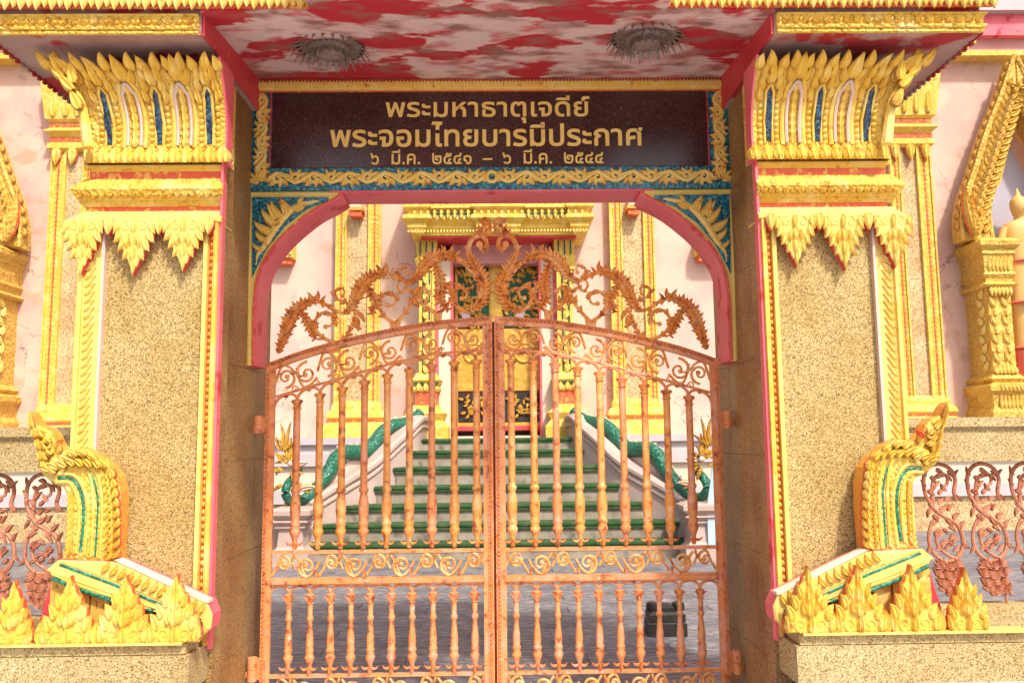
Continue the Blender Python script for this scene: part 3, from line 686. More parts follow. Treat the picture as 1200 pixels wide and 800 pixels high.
# lettering
def thai_line(txt, x0, x1, zbase, height, bold, Y_=4.842, th=.006):
    cu = bpy.data.curves.new('t', 'FONT'); cu.body = txt; cu.size = 1; cu.extrude = .02; cu.offset = bold; cu.resolution_u = 3
    ob = bpy.data.objects.new('t', cu); COL.objects.link(ob); bpy.context.view_layer.update()
    me = ob.to_mesh(); vs = [v.co.copy() for v in me.vertices]; fs = [tuple(p.vertices) for p in me.polygons]
    ob.to_mesh_clear(); COL.objects.unlink(ob); bpy.data.objects.remove(ob); bpy.data.curves.remove(cu)
    par = list(range(len(vs)))
    def find(i):
        while par[i] != i: par[i] = par[par[i]]; i = par[i]
        return i
    for f in fs:
        for j in f[1:]: par[find(j)] = find(f[0])
    key = {}
    for i, v in enumerate(vs):                                  # weld by position
        k = (round(v.x, 4), round(v.y, 4)); 
        if k in key: par[find(i)] = find(key[k])
        else: key[k] = i
    xs = [v.x for v in vs]; a, c = min(xs), max(xs); sx = (x1-x0)/(c-a); sy_ = height
    isl = {}
    for f in fs: isl.setdefault(find(f[0]), []).append(f)
    G = []
    for r, ff in isl.items():
        ii = {i for f in ff for i in f}; G.append([min(vs[i].x for i in ii), max(vs[i].x for i in ii), ff])
    G.sort(key=lambda g: g[0]); out = []
    for g in G:
        if out and g[0] < out[-1][1]-.35*min(g[1]-g[0], out[-1][1]-out[-1][0]): out[-1][1] = max(out[-1][1], g[1]); out[-1][2] += g[2]
        else: out.append(g)
    for g in out:
        ids = sorted({i for f in g[2] for i in f}); mp = {i: k for k, i in enumerate(ids)}
        b = B(); b.add([(x0+(vs[i].x-a)*sx, Y_-(th if vs[i].z > 0 else -.002), zbase+vs[i].y*sy_) for i in ids], [tuple(mp[i] for i in f) for f in g[2]])
        b.build('letter', 'letter_gold', root)
k1 = lambda px, py: W(px, py, 4.84)
thai_line('พระมหาธาตุเจดีย์', k1(452, 130)[0], k1(691, 130)[0], k1(572, 136.5)[1], .158, .012)
thai_line('พระจอมไทยบารมีประกาศ', k1(387, 160)[0], k1(753, 160)[0], k1(572, 171)[1], .178, .016)
thai_line('๖  มี.ค.  ๒๕๔๑  –  ๖  มี.ค.  ๒๕๔๔', k1(434, 187)[0], k1(707, 187)[0], k1(572, 192)[1], .112, .008)

# ================================================================== ARCH BRACKETS
def make_bracket(m):
    side = 'left' if m == 1 else 'right'
    root = thing('arch_bracket', (-1.4*m, 4.98, zsg(428, 290)), 'curved pink-red arch bracket with blue mosaic spandrel in the %s corner under the name board' % side, 'bracket', 'arch brackets of the gateway')
    C_ = [(400, 227), (390, 234), (365, 247.5), (335, 272), (316, 294), (304, 316), (299, 338), (297, 365), (296.5, 400), (296, 428)]
    Cw = spl(WP(C_, 4.85), 4)
    xo = -1.43; z1 = zbot-.001; z0 = Cw[-1][1]
    # front rim (yellow), thin face following the curve
    b = B(m); F = facade(5.10)
    poly = [(xo, z0)]+[(xo, z1)]+[(Cw[0][0], z1)]+Cw
    plate(b, F, poly, 0, .235, .002, 0, 1); b.build('bracket_body', ['yellow_pale', 'pink_red'], root)
    b = B(m)                                                    # soffit board proud of the body, pink
    n = len(Cw); vs = []
    for i, (x, z) in enumerate(Cw):
        a = Cw[max(0, i-1)]; c = Cw[min(n-1, i+1)]; t = Vector((c[0]-a[0], c[1]-a[1])).normalized(); nx, nz = -t.y, t.x
        if nx < 0: nx, nz = -nx, -nz
        if nz > 0 and nx < .2: nx, nz = -nx, -nz
        vs += [(x, 4.862, z), (x+nx*.012, 4.862, z+nz*.012), (x+nx*.012, 5.112, z+nz*.012), (x, 5.112, z)]
    b.add(vs, [(i*4+k, i*4+(k+1) % 4, i*4+4+(k+1) % 4, i*4+4+k) for i in range(n-1) for k in range(4)]+[(0, 1, 2, 3), tuple((n-1)*4+k for k in range(4))]); b.build('curved_soffit', 'pink_red', root)
    b = B(m); tube2(b, facade(4.862), [(x-.004, z+.004) for x, z in Cw], .006, n=5); b.build('red_edge', 'red_trim', root)
    T = [(295.5, 231), (385, 231), (385, 235), (360, 245), (334, 265), (313, 291), (300, 315), (295.5, 325)]
    b = B(m); plate(b, facade(4.864), WP(T, 4.86), 0, .006, .001); b.build('mosaic_panel', 'teal_glass', root)
    b = B(m)
    rim = [(288.5, 226.5), (396, 226.5)]; tube2(b, facade(4.862), WP(rim, 4.85), .011, n=6, sq=.7); tube2(b, facade(4.862), WP([(291, 226), (291, 428)], 4.85), .014, n=6, sq=.7)
    b.build('yellow_rim', 'yellow_pale', root)
    b = B(m); Ml = lambda u, v, q: (u, 4.858-q, v)
    S_ = spl(WP([(374, 235), (352, 240), (338, 249), (322, 268), (312, 285), (302, 298), (300, 310)], 4.85), 5); tube2(b, Ml, S_, .006, .018, w=.004, n=6, sq=.7, env=lambda t: .004+.018*sin(pi*min(1, t*1.1))**.8)
    for x, y, w_, h, a, c in ((344, 246, .04, .08, 1.35, -.5), (338, 250, .05, .11, -.35, -.5), (330, 256, .05, .13, -.75, .5), (324, 264, .06, .14, -1.0, .7), (318, 272, .06, .13, -1.3, .8), (313, 283, .045, .10, -1.2, 1.0), (308, 293, .035, .08, -1.4, 1.2), (334, 252, .045, .10, -.1, -.9), (350, 241, .03, .06, .2, .9), (322, 258, .05, .12, -.3, -.4)):
        u, v = W(x, y, 4.85); leaf(b, Ml, u, v, w_, h, a, c, d=.02, th=.008, n=5)
    b.build('flame_relief', 'gold_sign', root)
make_bracket(1); make_bracket(-1)

# ================================================================== GATE LEAVES
YG = 5.0; PXM = W(501, 600, YG)[0]-W(500, 600, YG)[0]      # metres per photo pixel on the gate plane
def zg(y, x=440): return W(x, y, YG)[1]
def gx(x, y=560): return W(x, y, YG)[0]
ARC = spl(WP([(314, 425.5), (352, 411.5), (386, 401.5), (420, 393), (455, 385.5), (510, 376), (575, 370.5)], YG), 5)
def arcz(x, P=ARC):
    for a, c in zip(P, P[1:]):
        if a[0] <= x <= c[0]: return a[1]+(c[1]-a[1])*(x-a[0])/(c[0]-a[0])
    return P[0][1] if x < P[0][0] else P[-1][1]
THIN = spl(WP([(322, 465), (360, 454), (400, 443), (455, 427), (510, 415), (566, 410)], YG), 5)
def thinz(x): return arcz(x, THIN)
def baluster(b, x, z0, z1, upper):
    k = PXM*1.0; H = z1-z0
    if upper: body = [(0, .010), (3, .014), (5, .011), (9, .012), (14, .018), (18, .026), (21, .028), (24, .021), (27, .025), (29, .027), (31, .020), (36, .023), (44, .027), (52, .026), (60, .020), (64, .017), (66, .024), (69, .025), (71, .018), (74, .0185)]
    else: body = [(0, .010), (3, .013), (6, .011), (10, .012), (13, .018), (16, .023), (19, .025), (22, .018), (25, .021), (27, .023), (29, .017), (34, .020), (40, .019), (50, .014), (58, .0115), (60, .018), (63, .018), (65, .012)]
    pr = [(r*1.14, d*k) for d, r in body]
    top = H; rr = .0205 if upper else .0155
    pr += [(rr, top-.062), (rr*.95, top-.060), (rr*1.35, top-.056), (rr*1.35, top-.051), (rr*1.0, top-.048), (rr*1.15, top-.030), (rr*1.6, top-.012), (rr*1.7, top-.006), (rr*.8, top)]
    lathe(b, (x, YG, z0), pr, 9)
    F = facade(YG-.006)
    for s_ in (-1, 1):
        leaf(b, F, x+s_*.006, z0+.035, .017, .055, s_*2.2, -s_*2.2, d=.008, th=.004, n=5)
        leaf(b, F, x, z0+.07, .015, .035, s_*.5, s_*.8, d=.008, th=.01, n=3)
        leaf(b, F, x+s_*.008, top-.05+z0, .014, .05, s_*.25, s_*1.2, d=.008, th=.01, n=4)
    leaf(b, F, x, z0+.002, .022, .045, 0, 0, d=.012, th=.012, n=4)
def band_scroll(b, u0, v0, r, s_, fl):
    F = facade(YG-.004)
    P = spiral(u0, v0, r, r*.16, fl*pi/2, s_*fl*1.35, 22); tube2(b, F, P, .0092, .0065, n=6)
    bead(b, lambda u, v, q: (u, YG-.004-q, v), P[-1][0], P[-1][1], .016, .016, .012, 0, 7)
    leaf(b, F, P[5][0], P[5][1], .014, .035, s_*1.2, .8, d=.008, th=.005, n=3)
def make_gate(m):
    side, oth = ('left', 'right') if m == 1 else ('right', 'left')
    x_o, x_i = gx(308.5), gx(575.5)
    root = thing('gate_leaf', ((-1.34)*m, YG, .05), 'copper painted iron gate leaf on the %s, arched top with acanthus scrolls' % side, 'gate', 'two leaves of the entrance gate')
    F = facade(YG); zbt = .07
    wd = .052
    xo, xi = -1.345, -.007
    b = B(m)
    b.box(xo, xo+.03, YG-.02, YG+.02, zbt, ARC[0][1]); b.box(xo+.030, xo+wd, YG-.012, YG+.012, zbt, ARC[0][1]-.01); b.build('stile', 'copper', root); b = B(m)
    b.box(xi-.03, xi, YG-.02, YG+.02, zbt, ARC[-1][1]-.004); b.box(xi-wd-.006, xi-.030, YG-.013, YG+.013, zbt, ARC[-1][1]-.01)
    b.build('stile', 'copper', root)
    for x in (xo+.015, xi-.015):
        b = B(m); rope(b, facade(YG-.019), [(x, zbt), (x, (ARC[0] if x < -1 else ARC[-1])[1]-.02)], .012, .0235, d=.009); b.build('rope_moulding', 'copper', root, kind='stuff')
    b = B(m); n = len(ARC); vs = []
    for x, z in ARC:
        x = min(x, xi)
        vs += [(x, YG-.022, z-.052), (x, YG+.02, z-.052), (x, YG+.02, z), (x, YG-.012, z), (x, YG-.012, z-.024), (x, YG-.022, z-.028)]
    b.add(vs, [(i*6+k, i*6+(k+1) % 6, i*6+6+(k+1) % 6, i*6+6+k) for i in range(n-1) for k in range(6)]+[(5, 4, 3, 2, 1, 0), tuple((n-1)*6+k for k in range(6))]); b.build('arched_rail', 'copper', root)
    b = B(m); rope(b, facade(YG-.013), [(x, z-.013) for x, z in ARC], .012, .0235, d=.010); b.build('rope_moulding', 'copper', root, kind='stuff')
    b = B(m); tube2(b, F, THIN, .0085, n=6); b.build('thin_rail', 'copper', root)
    for (ya, yb_, dd) in ((647.5, 643.5, .012), (684, 675.5, .02), (792, 788, .012)):
        b = B(m); b.box(xo+wd, xi-wd, YG-dd, YG+dd, zg(ya), zg(yb_)); 
        if dd > .015: b.box(xo+wd, xi-wd, YG-dd-.008, YG-dd, zg(682), zg(678))
        b.build('cross_rail', 'copper', root)
    b = B(m); b.box(xo+wd, xi-wd, YG-.018, YG+.018, zbt, zbt+.04); b.build('bottom_rail', 'copper', root)
    b = B(m)
    if m == 1: b.box(-.022, .018, YG+.022, YG+.034, zbt, ARC[-1][1]-.03); b.build('meeting_bar', 'iron_side', root)
    # upper balusters with arches between them
    ux = [gx(x, 600) for x in (346, 373, 399.5, 426, 453, 479.5, 506, 532.5, 559)]
    for i, x in enumerate(ux):
        z1 = thinz(x)-.052; b = B(m); baluster(b, x, zg(642), z1, True); b.build('baluster', 'copper_gold' if i % 3 else 'copper', root, smooth=True)
    ex = [2*ux[0]-ux[1]]+ux+[xi-wd+.01]
    for a, c in zip(ex, ex[1:]):
        a = max(a, xo+wd-.01); r = (c-a)/2; cx = (a+c)/2; b = B(m)
        P = [(cx-r*cos(pi*k/12), (thinz(cx)-.056+(thinz(c)-thinz(a))*(-cos(pi*k/12))/2)+sin(pi*k/12)*.050) for k in range(13)]
        tube2(b, F, P, .0095, n=6); leaf(b, F, cx-.012, thinz(cx)-.018, .02, .03, 1.5, 0, d=.01, th=.01, n=3)
        b.build('small_arch', 'copper', root)
    lx = [gx(x, 740) for x in (338, 363, 387.2, 411, 434, 458.8, 483, 507.5, 532.2, 556.6)]
    proto = None
    for x in lx:
        z0, z1 = zg(788), zg(694)
        if proto is None: b = B(m); baluster(b, 0, 0, z1-z0, False); b.v = [(vx, vy-YG, vz) for vx, vy, vz in b.v]; o = b.build('baluster', 'copper', root, smooth=True, shift=(0, 0, 0)); proto = o.data
        else: o = bpy.data.objects.new('baluster', proto); COL.objects.link(o); o.parent = root
        o.location = Vector((x*m, YG, z0)) - ORG[root.name]
    ex = [xo+wd-.005]+lx+[xi-wd+.005]
    for a, c in zip(ex, ex[1:]):
        r = (c-a)/2; cx = (a+c)/2; b = B(m); tube2(b, F, [(cx-r*cos(pi*k/12), zg(694)+sin(pi*k/12)*.045) for k in range(13)], .0088, n=6); b.build('small_arch', 'copper', root)
    # scroll bands
    for (yc, n) in ((661.5, 9), (806, 9)):
        dx = (xi-xo-2*wd)/n
        for k in range(n):
            b = B(m); u = xo+wd+(k+.5)*dx; fl = 1 if k % 2 else -1; r = .062 if k % 2 else .046
            band_scroll(b, u, zg(yc)-fl*(.066-r)*.7, r, 1 if k % 2 else -1, -fl)
            S_ = spl([(u-dx*.5, zg(yc)+fl*.055), (u-dx*.28, zg(yc)+fl*.01), (u-dx*.05, zg(yc)-fl*.06), (u+dx*.3, zg(yc)-fl*.03), (u+dx*.5, zg(yc)+fl*.02)], 4); tube2(b, F, S_, .0082, n=5)
            leaf(b, facade(YG-.004), u+dx*.4, zg(yc)-fl*.068, .018, .045, (0 if fl > 0 else pi), .5, d=.01, th=.008, n=3)
            b.build('scroll', 'copper_gold', root)
    n = 10; dx = (xi-xo-2*wd)/n
    for k in range(n):
        b = B(m); u = xo+wd+(k+.5)*dx; top = arcz(u)-.056; bot = thinz(u)+.008; r = (top-bot)*(.44 if k % 2 else .40); fl = 1 if k % 2 else -1
        band_scroll(b, u, (top+bot)/2-fl*.008, r, fl, fl)
        S_ = spl([(u-dx*.5, (top+bot)/2+fl*.03), (u-dx*.25, bot+.01 if fl > 0 else top-.01), (u+dx*.1, bot+.004 if fl > 0 else top-.004), (u+dx*.5, (top+bot)/2-fl*.03)], 4); tube2(b, F, S_, .0082, n=5)
        tube2(b, F, spiral(u+dx*.42, bot+.02, .022, .006, 0, 1.1, 10), .005, n=5)
        b.build('scroll', 'copper_gold', root)
    # hinges
    for (y0, y1) in ((508, 487), (797, 768)):
        zz0, zz1 = zg(y0, 300), zg(y1, 300); h = root
        b = B(m); lathe(b, (xo-.040, YG-.02, zz0), [(.018, 0), (.027, .003), (.027, (zz1-zz0)*.49), (.022, (zz1-zz0)*.5), (.027, (zz1-zz0)*.51), (.027, zz1-zz0-.003), (.018, zz1-zz0)], 14)
        b.box(xo-.02, xo+.0, YG-.012, YG+.006, zz0+.01, zz1-.01); b.box(-1.425, xo-.055, YG-.012, YG+.01, zz0+.02, zz0+.05)
        b.build('hinge', 'copper', root, smooth=True)
    # ---- cresting, traced on the gate plane
    Wc = lambda L_: WP(L_, YG)
    Fc = facade(YG-.008)
    def fr(name, L_, r0, r1, ll, **k):
        b = B(m); frond(b, Fc, Wc(L_), r0, r1, ll, **k); b.build(name, 'copper_gold', root)
    def sc(L_, r0, r1, lv=(), base=False):
        b = B(m); S_ = spl(Wc(L_), 6); tube2(b, Fc, S_, r0*1.15, r1*1.2, n=6)
        nn = len(S_)
        for j, fr_ in enumerate((.14, .3, .44, .58, .72)):
            q = S_[int(nn*fr_)]; q2 = S_[min(nn-1, int(nn*fr_)+1)]; th = atan2(q2[0]-q[0], q2[1]-q[1]); sd = 1 if j % 2 else -1
            leaf(b, Fc, q[0], q[1], .024, .048-.006*j, th+sd*.30, sd*1.3, d=.012, th=.006, n=5, fat=.8)
            if j < 3: leaf(b, Fc, q[0], q[1], .018, .034-.004*j, th-sd*.30, -sd*1.2, d=.012, th=.008, n=4, fat=.8)
        bead(b, Fc, S_[-1][0], S_[-1][1], r1*2.6, r1*2.6, .014, 0, 7)
        for x, y, w_, h, a, c in lv: leaf(b, Fc, *W(x, y, YG), w_, h, a, c, d=.012, th=.006, n=5)
        b.build('scroll', 'copper_gold', root)
    fr('acanthus_frond', [(326, 414), (334, 392), (341, 373), (350, 361), (360, 354.5), (369, 353)], .011, .015, .070, sides=(1, -1), step=.03)
    sc([(358, 356), (370, 353), (382, 357), (394, 364.5), (404, 367), (413, 361)], .013, .009, ((372, 352, .03, .06, .2, -.3), (366, 354, .03, .07, -.2, -.6), (376, 354, .02, .05, .6, .2)))
    fr('acanthus_frond', [(352, 362), (360, 376), (366, 386), (370, 398)], .011, .006, .055, sides=(1, -1))
    sc([(394, 402), (381, 397), (371.5, 388), (370, 376.5), (376, 368), (385, 367.5), (391, 374), (389, 381), (382, 383)], .012, .006, ((388, 368, .03, .06, 1.9, .9), (378, 368, .03, .055, 1.2, .8), (392, 375, .028, .05, 2.6, .8)))
    sc([(413, 361), (405, 354), (395, 351), (392, 344), (397, 338), (404, 341), (402, 347)], .008, .005)
    sc([(398, 403), (408, 392), (414, 378), (418, 366)], .011, .008, ((414, 376, .035, .08, 2.6, -.6), (418, 372, .035, .09, 2.9, .3), (420, 366, .03, .08, 2.4, .5)))
    fr('acanthus_frond', [(404, 368), (413, 357), (420, 342), (428, 330), (438, 323), (450, 321)], .011, .016, .070, sides=(1, -1), step=.03)
    sc([(436, 324), (450, 320.5), (466, 326), (478, 331), (490, 327), (497, 317)], .014, .009, ((452, 320, .03, .065, .15, -.4), (446, 322, .03, .07, -.2, -.5), (456, 322, .02, .05, .6, .2)))
    fr('acanthus_frond', [(430, 332), (434, 343), (440, 352), (436, 366)], .010, .006, .055)
    sc([(462, 379), (452, 372), (445.5, 362), (444.5, 353), (450, 345), (459, 344.5), (464.5, 351), (461, 358), (455, 358)], .012, .006, ((460, 345, .03, .06, 1.9, .9), (452, 345, .03, .055, 1.2, .8)))
    sc([(490, 328), (480, 331), (471, 328), (467.5, 320), (472, 313.5), (479, 315), (478, 321)], .008, .005)
    sc([(464, 379), (474, 368), (482, 357), (485, 345), (478, 339), (471, 343), (466, 336), (470, 328)], .011, .006, ((484, 350, .035, .07, 2.7, -.6), (480, 358, .03, .06, .3, -1), (486, 344, .03, .06, .5, .7)))
    fr('acanthus_frond', [(478, 332), (488, 325), (497, 313), (506, 304), (518, 299), (530, 301)], .012, .017, .072, sides=(1, -1), step=.03)
    sc([(518, 299), (532, 301), (543, 308), (552, 318), (559, 326)], .014, .009, ((528, 299, .03, .07, .2, .3), (522, 299, .03, .07, -.25, -.4), (534, 301, .025, .05, .6, .3)))
    fr('acanthus_frond', [(508, 306), (514, 320), (517, 336), (516, 352), (524, 362)], .012, .007, .062)
    sc([(512, 367), (500, 361), (491, 352), (490, 343), (497, 338), (503, 343)], .012, .007, ((494, 350, .03, .06, -.4, .8), (500, 358, .03, .06, -.2, .8)))
    sc([(514, 367), (523, 359), (529, 348), (526, 338), (522, 333), (528, 332)], .011, .006, ((526, 340, .03, .06, -.3, -.3), (528, 346, .028, .05, .9, .3)))
    sc([(546, 366), (536, 359), (532, 349), (534, 340), (541, 337), (547, 341), (546, 348), (541, 350)], .012, .006, ((541, 337, .03, .06, -.9, -.4), (546, 340, .026, .05, 1.2, .9), (533, 344, .03, .06, -.6, -.4)))
    fr('acanthus_frond', [(546, 366), (558, 360), (565.5, 348), (567, 333), (562, 320), (555, 309), (550, 300)], .012, .015, .070, sides=(1, -1), step=.03)
    sc([(552, 306), (549, 295), (551, 284), (557, 277.5), (565, 277), (570, 283), (569.5, 291), (564, 292), (562, 287)], .015, .009, ((570, 284, .02, .05, 2.9, -.3), (566, 292, .02, .035, 3.0, .5), (569, 288, .018, .05, 3.3, .4)))
    sc([(556, 278), (562, 271), (567, 265), (565, 258.5), (570, 257), (574, 263), (572, 272)], .013, .009, ((570, 276, .025, .045, -.2, .5), (574, 268, .02, .04, .1, .5), (560, 275, .02, .04, -.5, -.5), (564, 262, .018, .03, -.6, .4)))
    for x, y0, y1, wpx in ((393, 409, 399, 17), (463, 387, 376, 14), (513, 376, 366, 11), (546, 372, 364, 12)):
        b = B(m); u, v0 = W(x, y0, YG); v1 = W(x, y1, YG)[1]; k = wpx*PXM/2
        plate(b, facade(YG+.006), [(u-k*.7, v0-.02), (u+k*.7, v0-.02), (u+k, v1), (u-k, v1)], 0, .016, .003); b.build('scroll_foot', 'bare_primer' if x > 540 else 'copper_gold', root)
make_gate(1); make_gate(-1)

# ================================================================== PERIMETER FENCES
def fence_panel_mesh():
    q = B(); q.fence = 1; k = PXM/2.964; C = lambda L_: [((x-275)*k, (500-y)*k) for x, y in L_]; F = lambda u, v, w_: (u, -w_, v)
    def t(L_, r0, r1, lv=()):
        S_ = spl(C(L_), 5); tube2(q, F, S_, r0, r1, n=6, sq=1.1); bead(q, lambda u, v, w_: F(u, v, w_), S_[-1][0], S_[-1][1], .012, .012, .014, 0, 6)
        for x, y, w_, h, a, c in lv: leaf(q, F, (x-275)*k, (500-y)*k, w_, h, a, c, d=.012, th=.006, n=4)
    t([(340, 180), (332, 150), (340, 110), (325, 75), (290, 57), (250, 60), (222, 85), (215, 120), (222, 165), (245, 200)], .012, .012, ((225, 95, .025, .06, -.6, .6), (218, 130, .025, .05, -.4, -.6), (335, 95, .02, .05, .5, .7), (336, 160, .02, .05, 2.2, .6)))
    t([(245, 200), (246, 150), (255, 108), (285, 88), (308, 98), (306, 122), (288, 130)], .012, .009, ((250, 140, .03, .07, .5, .8), (262, 100, .03, .06, 1.2, .9), (300, 92, .03, .06, 2.0, .9)))
    t([(232, 190), (262, 218), (300, 240), (332, 258), (350, 290), (352, 330), (330, 368), (288, 382), (250, 368), (225, 335), (222, 290), (240, 250), (262, 235)], .014, .010, ((262, 215, .035, .08, 1.3, -.8), (290, 235, .035, .08, 2.3, .6), (318, 246, .035, .07, .6, .8), (235, 205, .03, .06, -2.4, -.6), (350, 320, .03, .06, 2.4, -.5), (226, 330, .03, .06, -2.6, .5), (345, 275, .03, .06, .3, .8)))
    t([(335, 355), (318, 372), (290, 360), (262, 340), (250, 310), (258, 280), (280, 272), (292, 285)], .012, .009, ((262, 335, .03, .06, .6, .9), (256, 300, .03, .06, .8, .9), (275, 272, .025, .05, 1.9, .9)))
    t([(292, 380), (268, 400), (252, 430), (256, 462), (285, 480)], .013, .010); t([(292, 380), (318, 400), (335, 430), (338, 462), (352, 490)], .013, .010)
    for i, (x, y) in enumerate(((258, 395), (320, 395), (246, 425), (335, 425), (290, 405), (275, 430), (305, 430), (290, 455), (255, 455), (328, 458), (270, 475), (305, 478), (340, 478), (290, 490))):
        for a in (-1.0, -.4, .1, .6, 1.1): leaf(q, F, (x-275)*k, (495-y)*k, .028, .055, a+(i % 3-1)*.5, (.6 if i % 2 else -.6), d=.013, th=.008, n=4)
    for x, y, a, c in ((240, 95, 2.2, .8), (228, 140, 2.4, -.6), (262, 75, 1.6, .8), (310, 75, 2.2, .8), (300, 145, -1, .9), (268, 160, .6, 1), (258, 185, 1.4, -1), (290, 180, 1.0, .8), (300, 215, .4, .9), (240, 225, 2.2, .9), (235, 260, .9, .9), (300, 262, 2, .8), (330, 300, -2.2, -.7), (335, 330, -2.4, .6), (270, 320, 1.2, .8), (280, 345, .9, -1), (245, 345, 1, 1), (310, 330, -.5, .9), (318, 290, -2.6, .8), (244, 300, .3, .9)):
        leaf(q, F, (x-275)*k, (500-y)*k, .030, .058, a, c, d=.012, th=.006, n=4)
    tube2(q, F, C([(270, 58), (268, 38)]), .009, n=6); tube2(q, F, C([(330, 480), (336, 520)]), .008, n=6)
    tube2(q, F, C([(275, 58), (275, 35)]), .012, n=6)
    return q
fm = None
for m in (-1, 1):
    side = 'left' if m == 1 else 'right'; g = lambda y: W(1135, y, 4.95)[1]
    root = thing('fence', (-3.9*m, 5.0, .49), 'low granite fence with reddish scrollwork ornaments at the %s edge' % side, 'fence', 'fences either side of the gateway')
    b = B(m); b.box(-6.2, -2.04, 4.90, 5.10, g(540), g(502)); b.build('coping_beam', 'granite_coping', root)
    b = B(m); b.box(-6.2, -2.036, 4.875, 5.125, g(500), g(489)); b.box(-6.2, -2.036, 4.888, 5.112, g(502.5), g(500)-.001); b.build('coping_cap', 'granite_coping', root)
    b = B(m); b.box(-6.2, -2.04, 4.90, 5.10, .4, g(715)); b.box(-6.2, -2.04, 4.93, 5.07, g(715)-.01, g(709)); b.build('base_course', 'granite_coping', root)
    if fm is None: o = fence_panel_mesh().build('scroll_ornament', 'rust_pink', root, shift=(0, 0, 0)); fm = o.data; first = o
    for k in range(6):
        if k == 0 and m == -1: o = first
        else: o = bpy.data.objects.new('scroll_ornament', fm); COL.objects.link(o); o.parent = root
        X_ = W(1104+k*51.5, 620, 5.0)[0]
        o.location = Vector((-m*X_, 5.0, g(701))) - Vector((-3.9*m, 5.0, .49))
        o.scale = (.9, 1, (g(540)-g(701))/(455*PXM/2.964))

# ================================================================== TEMPLE
YW = 15.0
def zw(y, x=572, Y=YW): return W(x, y, Y)[1]
def xw(x, y=400, Y=YW): return W(x, y, Y)[0]
temple = thing('temple_building', (0, 15.5, 1.6), 'pink plastered temple hall with yellow framed pilasters behind the gate', 'temple')
xd = xw(657) ; zdt = zw(283)
b = B()
b.box(-16, -xd, YW, YW+.5, 1.0, 10.4); b.box(xd, 16, YW, YW+.5, 1.0, 10.4); b.box(-xd, xd, YW, YW+.5, zdt, 10.4); b.build('wall', 'plaster', temple)
# eaves bands
b = B(); ze = W(1185, 62, 14.6)[1]
for z0, z1, o_, mi in ((0, .10, .30, 1), (.10, .34, .25, 2), (.34, .75, .4, 0), (.75, 1.1, .55, 3), (1.1, 1.9, .3, 0)): b.box(-16, 16, YW-o_, YW+.01, ze+z0, ze+z1-.002, mi)
b.build('eaves_band', ['pink_red', 'yellow', 'jamb_pink', 'lavender'], temple)
